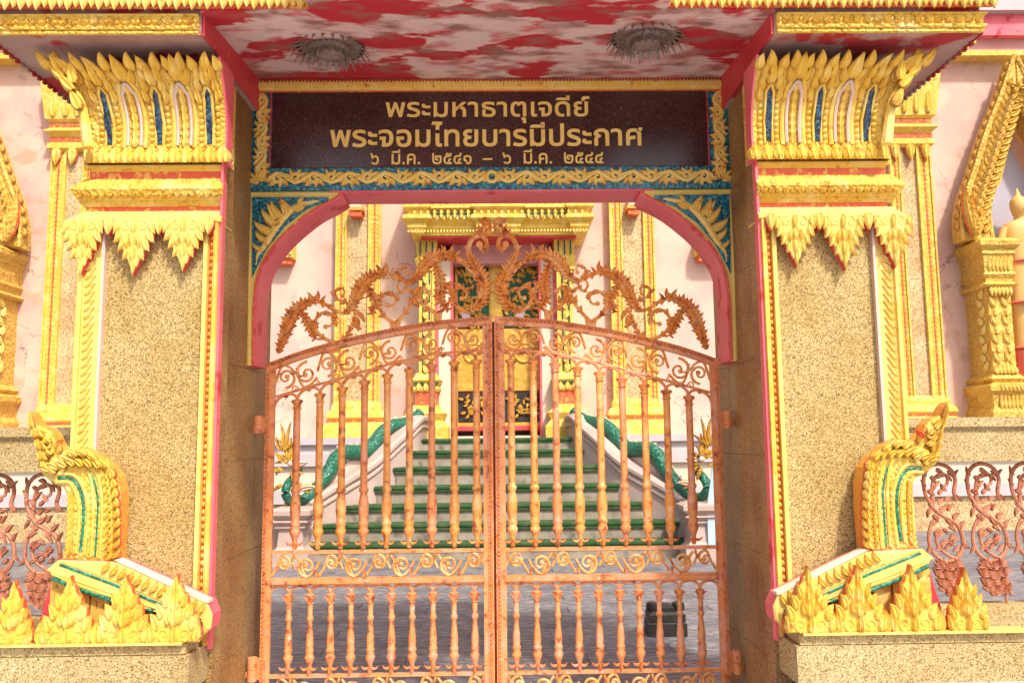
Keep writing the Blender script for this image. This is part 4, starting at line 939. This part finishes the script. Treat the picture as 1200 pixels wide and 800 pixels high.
# terrace
b = B(); zc = lambda y: W(372, y, 14.2)[1]
for sg in (-1, 1):
    a, c = (-16, -1.35) if sg < 0 else (1.35, 16)
    b.box(a, c, 14.12, YW+.1, zc(521), zc(513), 0); b.box(a, c, 14.2, YW+.1, zc(532), zc(521)-.001, 1); b.box(a, c, 14.14, YW, zc(546), zc(532)-.001, 0); b.box(a, c, 14.22, YW, zc(575), zc(546)-.001, 2)
    b.box(a, c, 14.18, YW, zc(590), zc(575)-.001, 3); b.box(a, c, 14.25, YW, -.05, zc(590)-.001, 4)
b.box(-1.36, 1.36, 13.3, YW+.6, -.05, 1.56, 5)
b.build('terrace', ['lavender', 'lavender', 'cream', 'lavender', 'granite_temple', 'concrete'], temple)
def pilaster(m, px0, px1, px2, px3, wcap=0):
    Y_ = 14.82; X = [xw(p, 330, Y_) for p in (px0, px1, px2, px3)]; zb0 = zw(515, 420, Y_)
    top = zw(175, 80, Y_) if wcap else 9.2
    p = B(m); p.box(X[0]+.02, X[3]-.02, Y_+.03, YW+.01, 1.5, max(top, 9.2)); o = p.build('pilaster', 'granite_temple', temple)
    for a, c in ((X[0], X[1]), (X[2], X[3])):
        b = B(m); b.box(a, c, Y_, Y_+.05, zw(482, 420, Y_), top); b.box(a, a+.03, Y_-.03, Y_, zw(482, 420, Y_), top, 0); b.box(c-.03, c, Y_-.03, Y_, zw(482, 420, Y_), top, 0)
        b.box((a+c)/2-.012, (a+c)/2+.012, Y_-.012, Y_, zw(482, 420, Y_), top, 1)
        z = zw(480, 420, Y_)
        while z < min(top, 7.2)-.1:
            leaf(b, facade(Y_), (a+c)/2-.05, z, .05, .09, .5, -.5, d=.006, th=.003, n=2); leaf(b, facade(Y_), (a+c)/2+.05, z, .05, .09, -.5, .5, d=.006, th=.003, n=2); z += .085
        b.build('frame_strip', ['yellow', 'red_trim'], o)
    b = B(m); w0, w1 = X[0], X[3]
    prof = [(.0, zw(470, 420, Y_)), (.03, zw(476, 420, Y_)), (.03, zw(480, 420, Y_)), (.10, zw(484, 420, Y_)), (.12, zw(489, 420, Y_)), (.06, zw(493, 420, Y_)), (.14, zw(498, 420, Y_)), (.16, zw(503, 420, Y_)), (.16, 1.5)]
    stack(b, w0, w1, Y_-.01, YW, prof, 1, 1); b.box(w0-.11, w1+.11, Y_-.10, YW, zw(494.5, 420, Y_), zw(492, 420, Y_), 1)
    b.build('pilaster_base', ['yellow', 'red_trim'], o)
    if wcap:
        b = B(m); H = zw(128, 80, Y_)-top
        stack(b, w0, w1, Y_-.02, YW, [(0, top-.05), (.06, top), (.06, top+H*.12), (.02, top+H*.15), (.02, top+H*.28), (.12, top+H*.40), (.04, top+H*.5), (.02, top+H*.62), (.1, top+H*.7), (.18, top+H*1.6), (.2, top+H*1.9), (.1, top+H*2)])
        b.box(w0-.036, w1+.036, Y_-.049, YW, top+H*.16, top+H*.27, 1); b.box(w0-.045, w1+.045, Y_-.066, YW, top+H*.52, top+H*.61, 1)
        for k in range(4): leaf(b, facade(Y_-.12), w0+.05+k*(w1-w0-.1)/3, top+H*.75, .16, .5, 0, 0, d=.05, th=.02, n=4)
        for k in range(3): leaf(b, facade(Y_-.03), w0+.1+k*(w1-w0-.2)/2, top+.02, .2, .34, pi, 0, d=.05, th=.03, n=4, ms=1)
        b.build('pilaster_capital', ['yellow', 'red_trim'], o)
for m in (1, -1):
    pilaster(m, 393, 406, 431, 446); pilaster(m, 53, 71, 91, 104, 1)
    b = B(m); u, v = W(338, 312, YW); b.box(u-.3, u+.1, 14.75, YW, v, v+.1, 1); b.box(u-.3, u+.14, 14.7, YW, v+.1, v+.4, 0)
    for k in range(3): b.box(u-.1+k*.09, u-.05+k*.09, 14.66, 14.7, v+.15, v+.4, 0)
    b.build('wall_bracket', ['yellow', 'red_trim'], temple)
    b = B(m); u, v = W(418, 247, 14.7); b.box(u-.1, u+.1, 14.6, 14.84, v-.12, v-.02, 1); b.box(u-.13, u+.13, 14.57, 14.84, v-.02, v+.04, 0); b.box(u-.09, u+.09, 14.6, 14.84, v+.04, v+.2, 2)  # small ornament near the pilaster top, no lamp
    b.build('pilaster_ornament', ['orange_bead', 'red_trim', 'cream'], temple)
# ---- doorway
door = thing('temple_doorway', (0, 14.8, 1.6), 'ornate temple doorway with gold and green carved doors at the top of the stairs', 'doorway')
Ye = 14.0; ze_ = lambda y: W(572, y, Ye)[1]; xe = lambda x: W(x, 255, Ye)[0]
b = B(); XL, XR = xe(478), xe(690)
stack(b, XL+.22, XR-.22, Ye+.2, YW, [(0, ze_(274)), (.05, ze_(273)), (.05, ze_(269)), (.12, ze_(266)), (.12, ze_(262)), (.22, ze_(257)), (.22, ze_(253)), (.14, ze_(251)), (.14, ze_(247)), (.24, ze_(244)), (.24, ze_(240)), (.12, ze_(238)), (.12, ze_(225)), (.3, ze_(218)), (.3, ze_(205)), (0, ze_(180))])
for a, c in ((478, 500), (558, 610), (668, 690)):       # projecting bays
    stack(b, xe(a)+.1, xe(c)-.1, Ye+.06, YW, [(0, ze_(274.3)), (.05, ze_(273)), (.05, ze_(269)), (.1, ze_(266)), (.1, ze_(262)), (.18, ze_(257)), (.18, ze_(253)), (.1, ze_(251)), (.1, ze_(247)), (.18, ze_(244)), (.18, ze_(240)), (.06, ze_(238))])
b.build('entablature', 'yellow', door)
b = B(); n = 26
for k in range(n):
    u = XL+.06+(XR-XL-.12)*(k+.5)/n
    for yy, a in ((251.5, pi), (252, 0)): leaf(b, facade(Ye-.05), u, ze_(yy), .08, .09, a, 0, d=.03, th=.015, n=3, mi=0)
    leaf(b, facade(Ye+.05), u, ze_(240), .08, .2, 0, 0, d=.04, th=.015, n=3, mi=0)
b.build('lotus_row', 'yellow_pale', door)
b = B(); b.box(XL+.05, XR-.05, Ye+.02, Ye+.1, ze_(255), ze_(249)); b.build('green_band', 'dark_green', door)
b = B(); k = XL
while k < XR-.05: b.box(k, k+.03, Ye-.04, Ye+.0, ze_(272), ze_(269.5)); k += .055
b.build('dentil_row', 'yellow_pale', door, kind='stuff')
b = B(); b.box(XL+.2, XR-.2, Ye+.17, YW, ze_(275.2), ze_(274)-.002); b.build('soffit_board', 'red', door)
Yc = 14.4; zc_ = lambda y: W(572, y, Yc)[1]; xc = lambda x: W(x, 350, Yc)[0]
for m in (1, -1):
    x0, x1 = xc(488.5), xc(511)
    b = B(m); b.box(x0+.03, x1-.03, Yc+.02, YW, 1.58, zc_(300)); 
    for k in range(3): xx = x0+.04+k*(x1-x0-.11)/2; b.box(xx, xx+.05, Yc-.012, Yc+.02, zc_(438), zc_(318))
    stack(b, x0+.03, x1-.03, Yc+.02, YW, [(0, zc_(318)), (.05, zc_(316)), (.03, zc_(312)), (.05, zc_(308)), (.07, zc_(304)), (.03, zc_(300)), (.05, zc_(280)), (.09, zc_(278)), (.09, zc_(275.5))])
    stack(b, x0+.0, x1-.0, Yc, YW, [(.06, zc_(458)), (.08, zc_(455)), (.02, zc_(451)), (.10, zc_(445)), (.04, zc_(441)), (0, zc_(436))])
    stack(b, x0+.0, x1-.0, Yc, YW, [(.22, 1.585), (.22, zc_(500)), (.12, zc_(492)), (.18, zc_(484)), (.06, zc_(478)), (.06, zc_(474))])
    b.build('door_column', 'yellow', door)
    b = B(m); b.box(x0-.02, x1+.02, Yc-.04, YW, zc_(474), zc_(458)); b.build('red_block', 'red_trim', door)
    b = B(m)
    for k in range(2): xx = x0+.095+k*(x1-x0-.11)/2; b.box(xx, xx+.022, Yc+.0, Yc+.024, zc_(438), zc_(320))
    for k in range(3): xx = x0+.05+k*(x1-x0-.12)/2; b.box(xx, xx+.02, Yc-.048, Yc-.02, zc_(299), zc_(283))
    b.box(x0-.04, x1+.04, Yc-.066, Yc-.05, zc_(450), zc_(447)); b.build('green_inlay', 'dark_green', door)
    b = B(m)
    for k in range(11):
        z = zc_(436)+k*.155
        leaf(b, facade(Yc-.01), (x0+x1)/2, z, .10, .15, (.4 if k % 2 else -.4), 0, d=.03, th=.01, n=3)
    for k in range(3): leaf(b, facade(Yc-.07), x0+.04+k*.12, zc_(457), .11, .14, 0, 0, d=.03, th=.01, n=3)
    b.build('carved_leaves', 'gold_sign', door)
    b = B(m); b.box(xc(513), xc(529), 14.62, YW+.3, 1.585, zc_(292)); b.build('cream_jamb', 'cream', door)
    b = B(m); b.box(xc(506)+.05, xc(513)-.002, 14.58, YW, 1.585, zc_(300)); b.box(xc(530)-.035, xc(530), 14.6, YW+.1, 1.6, zc_(292), 0); b.build('red_jamb_edge', 'pink_red', door)
b = B(); b.box(xc(529), xc(645), 14.75, YW+.3, zc_(304), zc_(276)); b.build('lintel', 'jamb_pink', door)
Yd = 15.1; zd = lambda y: W(572, y, Yd)[1]; xdd = lambda x: W(x, 400, Yd)[0]
b = B(); b.box(-1.6, 1.6, Yd+.1, Yd+.15, 1.55, 5.6); b.build('door_backing', 'dark_void', door)
b = B(); b.box(xdd(524), xdd(650), 14.7, Yd+.1, 1.585, 1.66); b.build('threshold', 'cream', door)
for (a, c) in ((537, 573), (590, 638)):
    x0, x1 = xdd(a), xdd(c)
    b = B(); b.box(x0-.06, x1+.06, Yd-.02, Yd+.1, zd(505), zd(300)); lf = b.build('door_leaf', 'door_wood', door)
    b = B(); b.box(x0, x1, Yd-.05, Yd-.02, zd(384), zd(308)); b.build('green_panel', 'dark_green', lf)
    b = B(); b.box(x0, x1, Yd-.06, Yd-.02, zd(458), zd(386)); q = b
    tube2(q, facade(Yd-.06), spiral((x0+x1)/2, zd(415), .22, .1, 0, 1.5, 20), .03, n=6)
    q.build('gold_panel', 'door_gold', lf)
    b = B(); b.box(x0, x1, Yd-.05, Yd-.02, zd(494), zd(461)); b.build('black_panel', 'black', lf)
    b = B(); random.seed(3)
    for k in range(90):
        x, z = random.uniform(x0+.04, x1-.04), random.uniform(zd(383), zd(312)); leaf(b, facade(Yd-.05), x, z, .07, .14, random.uniform(-3, 3), random.uniform(-1.5, 1.5), d=.03, th=.02, n=3, mi=0)
    for k in range(34):
        x, z = random.uniform(x0+.05, x1-.05), random.uniform(zd(490), zd(464)); leaf(b, facade(Yd-.05), x, z, .06, .11, random.uniform(-3, 3), random.uniform(-1.5, 1.5), d=.03, th=.02, n=3, mi=0)
    b.build('floral_carving', 'gold_old', lf, kind='stuff')
    b = B(); b.box(x0-.06, x1+.06, Yd-.06, Yd-.02, zd(504), zd(499)); b.box(x0-.05, x0-.005, Yd-.055, Yd-.02, zd(499), zd(304), 1); b.box(x1+.005, x1+.05, Yd-.055, Yd-.02, zd(499), zd(304), 1); b.box(x0-.005, x1+.005, Yd-.055, Yd-.02, zd(499), zd(495), 1)
    b.build('door_frame', ['red', 'door_gold'], lf)
b = B(); b.box(xdd(575), xdd(588), Yd-.1, Yd, 1.66, zd(302)); b.build('meeting_post', 'door_gold', door)

# ---- niches beside the temple wall
def make_niche(m):
    side = 'left' if m == 1 else 'right'
    Yn = 14.3; xn = lambda p, y=380: -W(p, y, Yn)[0]; zn = lambda y: W(1160, y, Yn)[1]
    root = thing('niche', (xn(1222)*m, 14.6, 1.6), 'carved gold flame arched niche on the %s part of the temple wall' % side, 'niche', 'wall niches of the temple')
    xc0 = xn(1222)
    b = B(m); hp = [(xn(p, y)-xc0, zn(y)) for p, y in ((1166, 482), (1166, 262), (1172, 235), (1182, 205), (1192, 180), (1202, 150), (1212, 120))]
    k = len(hp); A = [(xc0+x, 14.92, z_) for x, z_ in hp]+[(xc0-x, 14.92, z_) for x, z_ in hp]
    b.add(A+[(x, 14.99, z_) for x, y, z_ in A], [(i, i+1, k+i+1, k+i) for i in range(k-1)]+[(i, i+1, 2*k+i+1, 2*k+i) for i in range(k-1)]+[(k+i, k+i+1, 3*k+i+1, 3*k+i) for i in range(k-1)]); b.build('niche_back', 'niche_grey', root)
    for s_ in (1, -1):
        X = lambda p: xc0+s_*(xn(p)-xc0)
        a, c = sorted((X(1160), X(1187)))
        b = B(m)
        b.box(a, c, Yn, YW, zn(442), zn(334))
        stack(b, a, c, Yn, YW, [(.06, zn(337)), (.10, zn(334)), (.03, zn(330)), (.03, zn(327)), (.08, zn(322)), (.05, zn(318)), (.06, zn(300)), (.09, zn(298)), (.08, zn(294)), (.15, zn(289)), (.16, zn(284)), (.08, zn(280))])
        stack(b, a, c, Yn, YW, [(.14, 1.62), (.14, zn(482)), (.08, zn(476)), (.10, zn(462)), (.16, zn(458)), (.16, zn(452)), (.05, zn(448)), (.10, zn(444)), (.02, zn(438))])
        b.build('niche_column', 'gold_carved', root)
        b = B(m)
        for k in range(9):
            z = zn(434)+k*.16
            for t in (.25, .75): leaf(b, facade(Yn), a+(c-a)*t, z, .14, .2, (.45 if k % 2 else -.45), 0, d=.04, th=.01, n=3)
            leaf(b, lambda u, v, q: (c+q, Yn+.2+u, v) if s_ > 0 else (a-q, Yn+.2+u, v), 0, z, .14, .2, (.45 if k % 2 else -.45), 0, d=.04, th=.01, n=3)
        for k in range(6):
            x = a+(c-a)*(k+.5)/6
            leaf(b, facade(Yn-.05), x, zn(337), .10, .16, pi, 0, d=.03, th=.02, n=3); leaf(b, facade(Yn-.04), x, zn(318), .08, .28, 0, 0, d=.03, th=.02, n=3)
            leaf(b, facade(Yn-.09), x, zn(480), .08, .3, 0, 0, d=.03, th=.02, n=3); leaf(b, facade(Yn-.15), x, zn(450), .09, .12, pi, 0, d=.03, th=.01, n=3)
            leaf(b, facade(Yn-.02), x, zn(438), .12, .26-.05*abs(k-2.5), 0, 0, d=.04, th=.02, n=3)
        b.build('column_carving', 'gold_sign', root, kind='stuff')
    # flame arch
    b = B(m)
    for s_ in (1, -1):
        Qx = lambda p, y: (xc0+s_*(xn(p)-xc0), zn(y))
        o_ = spl([Qx(*p) for p in ((1142, 279), (1142, 255), (1148, 228), (1162, 195), (1180, 150), (1200, 110), (1221.6, 60))], 4)
        i_ = spl([Qx(*p) for p in ((1221.6, 122), (1206, 160), (1193, 200))], 4)+spl([Qx(*p) for p in ((1190, 210), (1179, 226), (1175, 250), (1177, 279))], 4)
        plate(b, facade(Yn+.5), o_+i_, 0, .36, .03, 0, 0)
        P = spl([Qx(*p) for p in ((1158, 279), (1157, 250), (1165, 222), (1178, 190), (1194, 150), (1210, 110), (1221.6, 88))], 6)
        tube2(b, facade(Yn+.14), [(x+s_*.0, z_) for x, z_ in o_], .04, n=6); tube2(b, facade(Yn+.14), i_, .035, n=6)
        Q = resample(P, .14)
        for i in range(1, len(Q)-1):
            dx, dz = Q[i+1][0]-Q[i][0], Q[i+1][1]-Q[i][1]; th = atan2(dx, dz)
            leaf(b, facade(Yn+.14), Q[i][0]-s_*.12, Q[i][1], .15, .26, th-s_*.9, s_*.9, d=.06, th=.02, n=4); leaf(b, facade(Yn+.14), Q[i][0]+s_*.04, Q[i][1], .13, .22, th+s_*.5, -s_*.6, d=.06, th=.02, n=4); leaf(b, facade(Yn+.0), Q[i][0], Q[i][1], .09, .14, th-s_*.3, 0, d=.05, th=.02, n=3)
        Qo = resample(o_, .2)
        for i in range(1, len(Qo)-1):
            th = atan2(Qo[i+1][0]-Qo[i][0], Qo[i+1][1]-Qo[i][1]); leaf(b, facade(Yn+.3), Qo[i][0], Qo[i][1], .10, .17, th+(.45 if Qo[i][0] > xc0 else -.45), (-.9 if Qo[i][0] > xc0 else .9), d=.05, th=.06, n=5)
        u, v = xc0+s_*(xn(1144, 270)-xc0), zn(275)
        for a_, h in ((.5, .9), (.2, .6), (-.5, .5)): leaf(b, facade(Yn+.05), u, v, .2, h, s_*a_*.6, -s_*.3, d=.08, th=.05, n=6, ms=1)
    b.build('flame_arch', ['gold_carved', 'red_trim'], root)
    return xc0
xc0 = make_niche(1); make_niche(-1)
# standing statue in the right niche
zn = lambda y: W(1190, y, 14.5)[1]
xs = -xc0-.13; st = thing('standing_statue', (xs, 14.5, zn(432)), 'golden standing robed statue on a pink lotus base inside the right wall niche', 'statue')
b = B(); zf0, zh = zn(412), zn(226); H = zh-zf0
def oval(b, secs, n=14):
    vs = []
    for (cx_, cy_, z, rx, ry) in secs: vs += [(xs+cx_+rx*cos(2*pi*k/n), 14.5+cy_+ry*sin(2*pi*k/n), z) for k in range(n)]
    b.add(vs, [(j*n+k, j*n+(k+1) % n, (j+1)*n+(k+1) % n, (j+1)*n+k) for j in range(len(secs)-1) for k in range(n)]+[tuple(range(n-1, -1, -1)), tuple((len(secs)-1)*n+k for k in range(n))])
z = lambda t: zf0+H*t
oval(b, [(0, 0, z(0), .24, .16), (0, 0, z(.03), .27, .17), (0, 0, z(.2), .25, .16), (0, 0, z(.4), .27, .17), (0, 0, z(.5), .27, .18), (0, 0, z(.58), .21, .15), (0, 0, z(.68), .26, .17), (0, 0, z(.76), .31, .17), (0, 0, z(.80), .27, .15), (0, 0, z(.825), .10, .09), (0, -.01, z(.85), .085, .09), (0, -.02, z(.865), .12, .13), (0, -.02, z(.90), .145, .155), (0, -.01, z(.94), .14, .15), (0, 0, z(.965), .10, .11), (0, 0, z(.975), .06, .06), (0, 0, z(.99), .045, .045), (0, 0, z(1.03), .006, .006)])
for s_ in (-1, 1):
    tube3(b, [(xs+s_*.28, 14.5, z(.775)), (xs+s_*.36, 14.5, z(.68)), (xs+s_*.37, 14.47, z(.6)), (xs+s_*.34, 14.42, z(.5))], lambda t: .075-.035*t, 8)
    for k in range(4): tube3(b, [(xs+s_*(.32+.018*k), 14.41, z(.5)), (xs+s_*(.32+.018*k), 14.40, z(.46)), (xs+s_*(.315+.018*k), 14.41, z(.445+.006*abs(k-2)))], lambda t: .014-.004*t, 5)
    tube3(b, [(xs+s_*.30, 14.42, z(.5)), (xs+s_*.27, 14.40, z(.475))], .012, 5)
    bead(b, lambda u, v, q: (u, 14.36-q, v), xs+s_*.05, z(.905), .022, .01, .012); leaf(b, lambda u, v, q: (xs+s_*(.14+q*.3), 14.5+u, v), 0, z(.93), .05, .14, pi, 0, d=.02)
bead(b, lambda u, v, q: (u, 14.35-q, v), xs, z(.888), .016, .035, .03); bead(b, lambda u, v, q: (u, 14.36-q, v), xs, z(.873), .03, .008, .012)
b.build('body', 'skin_gold', st, smooth=True)
for y0, r in ((.02, .30), (.30, .30), (.56, .235)):
    b = B(); lathe(b, (xs, 14.5, z(y0)), [(r-.03, -.02), (r, 0), (r-.03, .03)], 16); b.build('robe_hem', 'lotus_pink', st, smooth=True)
b = B(); lathe(b, (xs, 14.5, 1.63), [(.42, 0), (.44, .12), (.34, .22), (.3, .3), (.36, .42), (.30, .5), (.3, zf0-1.63)], 20)
for k in range(16):
    a = 2*pi*k/16; leaf(b, lambda u, v, q: (xs+(.34+q)*cos(a)-u*sin(a), 14.5+(.34+q)*sin(a)+u*cos(a), v), 0, 1.95, .13, .2, 0, 0, d=.05, th=.01, n=4)
b.build('lotus_base', 'lotus_pink', st)

# ================================================================== STAIRCASE
Yst = [11.5+.3*i for i in range(7)]
ph = [(352, 835, 635), (376, 805, 612), (408, 767, 590), (440, 728, 568), (466, 709, 546), (486, 689, 527), (500, 676, 509)]
hw = []
for Y_, (a, c, y) in zip(Yst, ph): hw.append((W(c, y, Y_)[0]-W(a, y, Y_)[0])/2)
zst = [W(580, y, Y_)[1] for Y_, (a, c, y) in zip(Yst, ph)]; zst[-1] = 1.62
stair = thing('staircase', (0, 12.4, 0), 'grey concrete staircase with green carpeted treads rising to the temple door', 'stairs')
for i in range(7):
    zlo = 0 if i == 0 else zst[i-1]-.02
    yb = Yst[i+1]+.02 if i < 6 else 14.6
    b = B(); b.box(-hw[i]+.03, hw[i]-.03, Yst[i]+.03, max(yb, 13.4), zlo, zst[i]-.045); s_ = b.build('step', 'concrete', stair)
    n = 11
    b = B(); x = -hw[i]+.3
    while x < hw[i]-.3: b.box(x-.003, x+.003, Yst[i]+.027, Yst[i]+.031, zlo+.03, zst[i]-.10); x += .42
    b.build('riser_joint', 'joint', s_, kind='stuff')
    P = [(-hw[i], Yst[i]-.02), (hw[i], Yst[i]-.02), (hw[i], yb), (-hw[i], yb)]
    b = B(); plate(b, lambda u, v, q: (u, v, q), P, zst[i]-.043, zst[i], .014); b.box(-hw[i]+.01, hw[i]-.01, Yst[i]-.005, Yst[i]+.026, zst[i]-.088, zst[i]-.044)
    s2 = b.build('green_carpet', 'carpet', s_)
def make_balustrade(m):
    side = 'left' if m == 1 else 'right'
    root = thing('stair_balustrade', (-2.3*m, 12.4, 0), 'pale pink curved stair balustrade on the %s side of the steps' % side, 'balustrade', 'two curved balustrades of the stairs')
    pts = [(-hw[i]-.0, Yst[i], zst[i]) for i in range(7)]
    pts = [(-hw[0]-.05, 11.35, zst[0]-.1)]+pts[:]+[(-hw[6]+.02, 14.2, 1.62)]
    P = spl(pts, 4); b = B(m); prof = [(0, -9), (0, .14), (-.03, .17), (-.03, .20), (.0, .23), (-.05, .28), (-.05, .33), (0, .37), (.20, .37), (.25, .33), (.25, .28), (.20, .23), (.20, -9)]
    n = len(prof); vs = []
    for i, p in enumerate(P):
        a = P[max(0, i-1)]; c = P[min(len(P)-1, i+1)]; t = Vector((c[0]-a[0], c[1]-a[1])).normalized(); nx, ny = -t.y, t.x
        if nx > 0: nx, ny = -nx, -ny
        for o, h in prof: vs.append((p[0]+nx*(o+.01), p[1]+ny*(o+.01), 0 if h < -5 else p[2]+h))
    b.add(vs, [(i*n+k, i*n+(k+1) % n, i*n+n+(k+1) % n, i*n+n+k) for i in range(len(P)-1) for k in range(n)]+[tuple(range(n-1, -1, -1)), tuple((len(P)-1)*n+k for k in range(n))])
    b.build('parapet', 'balustrade', root)
    b = B(m); u, v = W(343, 620, 11.35); z0 = 0
    zt = W(343, 594, 11.35)[1]
    stack(b, u-.14, u+.16, 11.2, 11.55, [(.10, 0), (.10, .16), (.05, .2), (.02, .24), (.0, zt*.62), (.05, zt*.66), (.03, zt*.70), (.09, zt*.76), (.05, zt*.80), (.12, zt*.88), (.12, zt*.96), (.06, zt)]); b.build('newel_post', 'balustrade', root)
    # infill wave under the naga
    def on(px, py):
        Y_ = 11.55+(px-345)/(492-345)*1.85; x, z = W(px, py, Y_); return (x-.05, Y_, z)
    nag = thing('naga_statue', (-2.4*m, 12.2, zst[1]), 'green scaled naga with gold crest winding down the %s stair balustrade' % side, 'statue', 'nagas on the stair balustrades')
    path = [(496, 483), (489, 490), (478, 496), (463, 499), (452, 507), (443, 519), (434, 528), (422, 530), (409, 530), (399, 536), (392, 548), (384, 560), (376, 571), (367, 580), (356, 588), (345, 587), (339, 578), (342, 567), (350, 558), (354, 548), (351, 540)]
    P3 = spl([on(*p) for p in path], 5)
    b = B(m); tube3(b, P3, lambda t: .06+.055*sin(pi*min(1, t*1.15+.12)), 12); b.build('body', 'naga_green', nag, smooth='all')
    b = B(m); tube3(b, [(x-.04, y+.05, z+.055) for x, y, z in P3[2:70]], lambda t: .05, 6)
    for i in range(4, 66, 3):
        x, y, z = P3[i]; leaf(b, lambda u, v, q: (u, y+.03-q, v), x, z+.05, .07, .10, -.5, -.4, d=.02, th=.02, n=3)
    b.build('dorsal_fringe', 'cream', nag)
    hx, hy, hz = on(350, 541)
    L = lambda u, v, q: (u, hy-.06-q, v)
    for (dx, dz, w_, h, a, c) in ((-.03, .0, .16, .26, -.2, .5), (-.08, .05, .14, .34, -.35, .6), (-.13, .0, .12, .22, -.9, .6), (-.16, .16, .12, .44, .15, -.5), (-.1, .2, .1, .4, .0, .4), (.0, -.05, .14, .16, 1.4, -.6), (.02, -.12, .1, .15, 1.8, .4), (-.02, -.15, .12, .2, 2.6, .5), (-.16, -.1, .12, .2, -1.8, .6), (-.15, -.3, .12, .2, -2.0, -.6), (-.05, -.42, .12, .2, -2.6, -.6), (.12, -.36, .14, .2, 1.0, .8)):
        b = B(m); leaf(b, L, hx+dx, hz+dz, w_*.5, h*.85, a, c, d=.04, th=.04, n=6); leaf(b, L, hx+dx+.03, hz+dz-.02, w_*.4, h*.5, a+.6, c*1.4, d=.04, th=.05, n=5); leaf(b, L, hx+dx-.03, hz+dz, w_*.35, h*.45, a-.6, -c, d=.04, th=.03, n=5); b.build('crest_leaf', 'gold_old', nag)
    b = B(m); bead(b, L, hx-.02, hz-.02, .07, .05, .11); leaf(b, L, hx+.02, hz-.02, .10, .17, 1.7, -.5, d=.06, th=.05, n=5); leaf(b, L, hx+.10, hz-.38, .10, .22, 1.1, .7, d=.06, th=.05, n=5); b.build('head', 'white_trim', nag)
    b = B(m); bead(b, lambda u, v, q: (u, hy-.17-q, v), hx+.02, hz+.02, .022, .022, .02); b.build('eye', 'black', nag)
    b = B(m)
    poly = [on(486, 498), on(470, 506), on(456, 520), on(446, 532), on(430, 538), on(412, 540), on(402, 552), on(392, 570), on(400, 572), on(440, 545), on(480, 512)]
    k = len(poly)
    b.add([(x, y, z) for x, y, z in poly]+[(x-.1, y, z) for x, y, z in poly], [tuple(range(k)), tuple(range(2*k-1, k-1, -1))]+[(i, (i+1) % k, k+(i+1) % k, k+i) for i in range(k)]); b.build('cloud_infill', 'white_trim', nag)
make_balustrade(1); make_balustrade(-1)

# ================================================================== SMALL THINGS
Yb = 7.0; x0 = W(761, 748, Yb)[0]; x1 = W(806, 748, Yb)[0]
r = thing('stacked_block', ((x0+x1)/2, Yb+.1, 0), 'low black stacked block standing on the paving behind the right gate leaf', 'block')
b = B(); P = [(x0, Yb), (x1, Yb), (x1, Yb+.24), (x0, Yb+.24)]; T = lambda u, v, q: (u, v, q)
plate(b, T, P, 0, .115, .015); b.build('lower_block', 'black', r)
b = B(); P = [(x0+.01, Yb+.005), (x1-.01, Yb+.005), (x1-.01, Yb+.235), (x0+.01, Yb+.235)]; plate(b, T, P, .118, .19, .02); b.build('upper_block', 'black', r)
for xx in (x0+.05, x1-.05):
    b = B(); lathe(b, (xx, Yb+.1, .19), [(.05, 0), (.055, .02), (.05, .06), (.03, .07)], 10); b.build('end_lug', 'black', r, smooth=True)
b = B(); lathe(b, ((x0+x1)/2, Yb+.12, .19), [(.09, 0), (.09, .03), (.06, .05)], 14); b.build('centre_lug', 'black', r, smooth=True)
u, v = W(830, 592, 11.2); v2 = W(835, 545, 11.2)[1]
b = B(); plate(b, facade(11.2), [(u-.03, v-.05), (u+.12, v-.05), (u+.12, v2+.0), (u+.07, v2)], 0, .03, .004); b.box(u-.03, u+.12, 11.14, 11.24, 0, v-.05)
tag(b.build('tall_panel', 'pale_blue'), 'narrow pale blue tapered panel beside the foot of the right stair balustrade', 'panel')
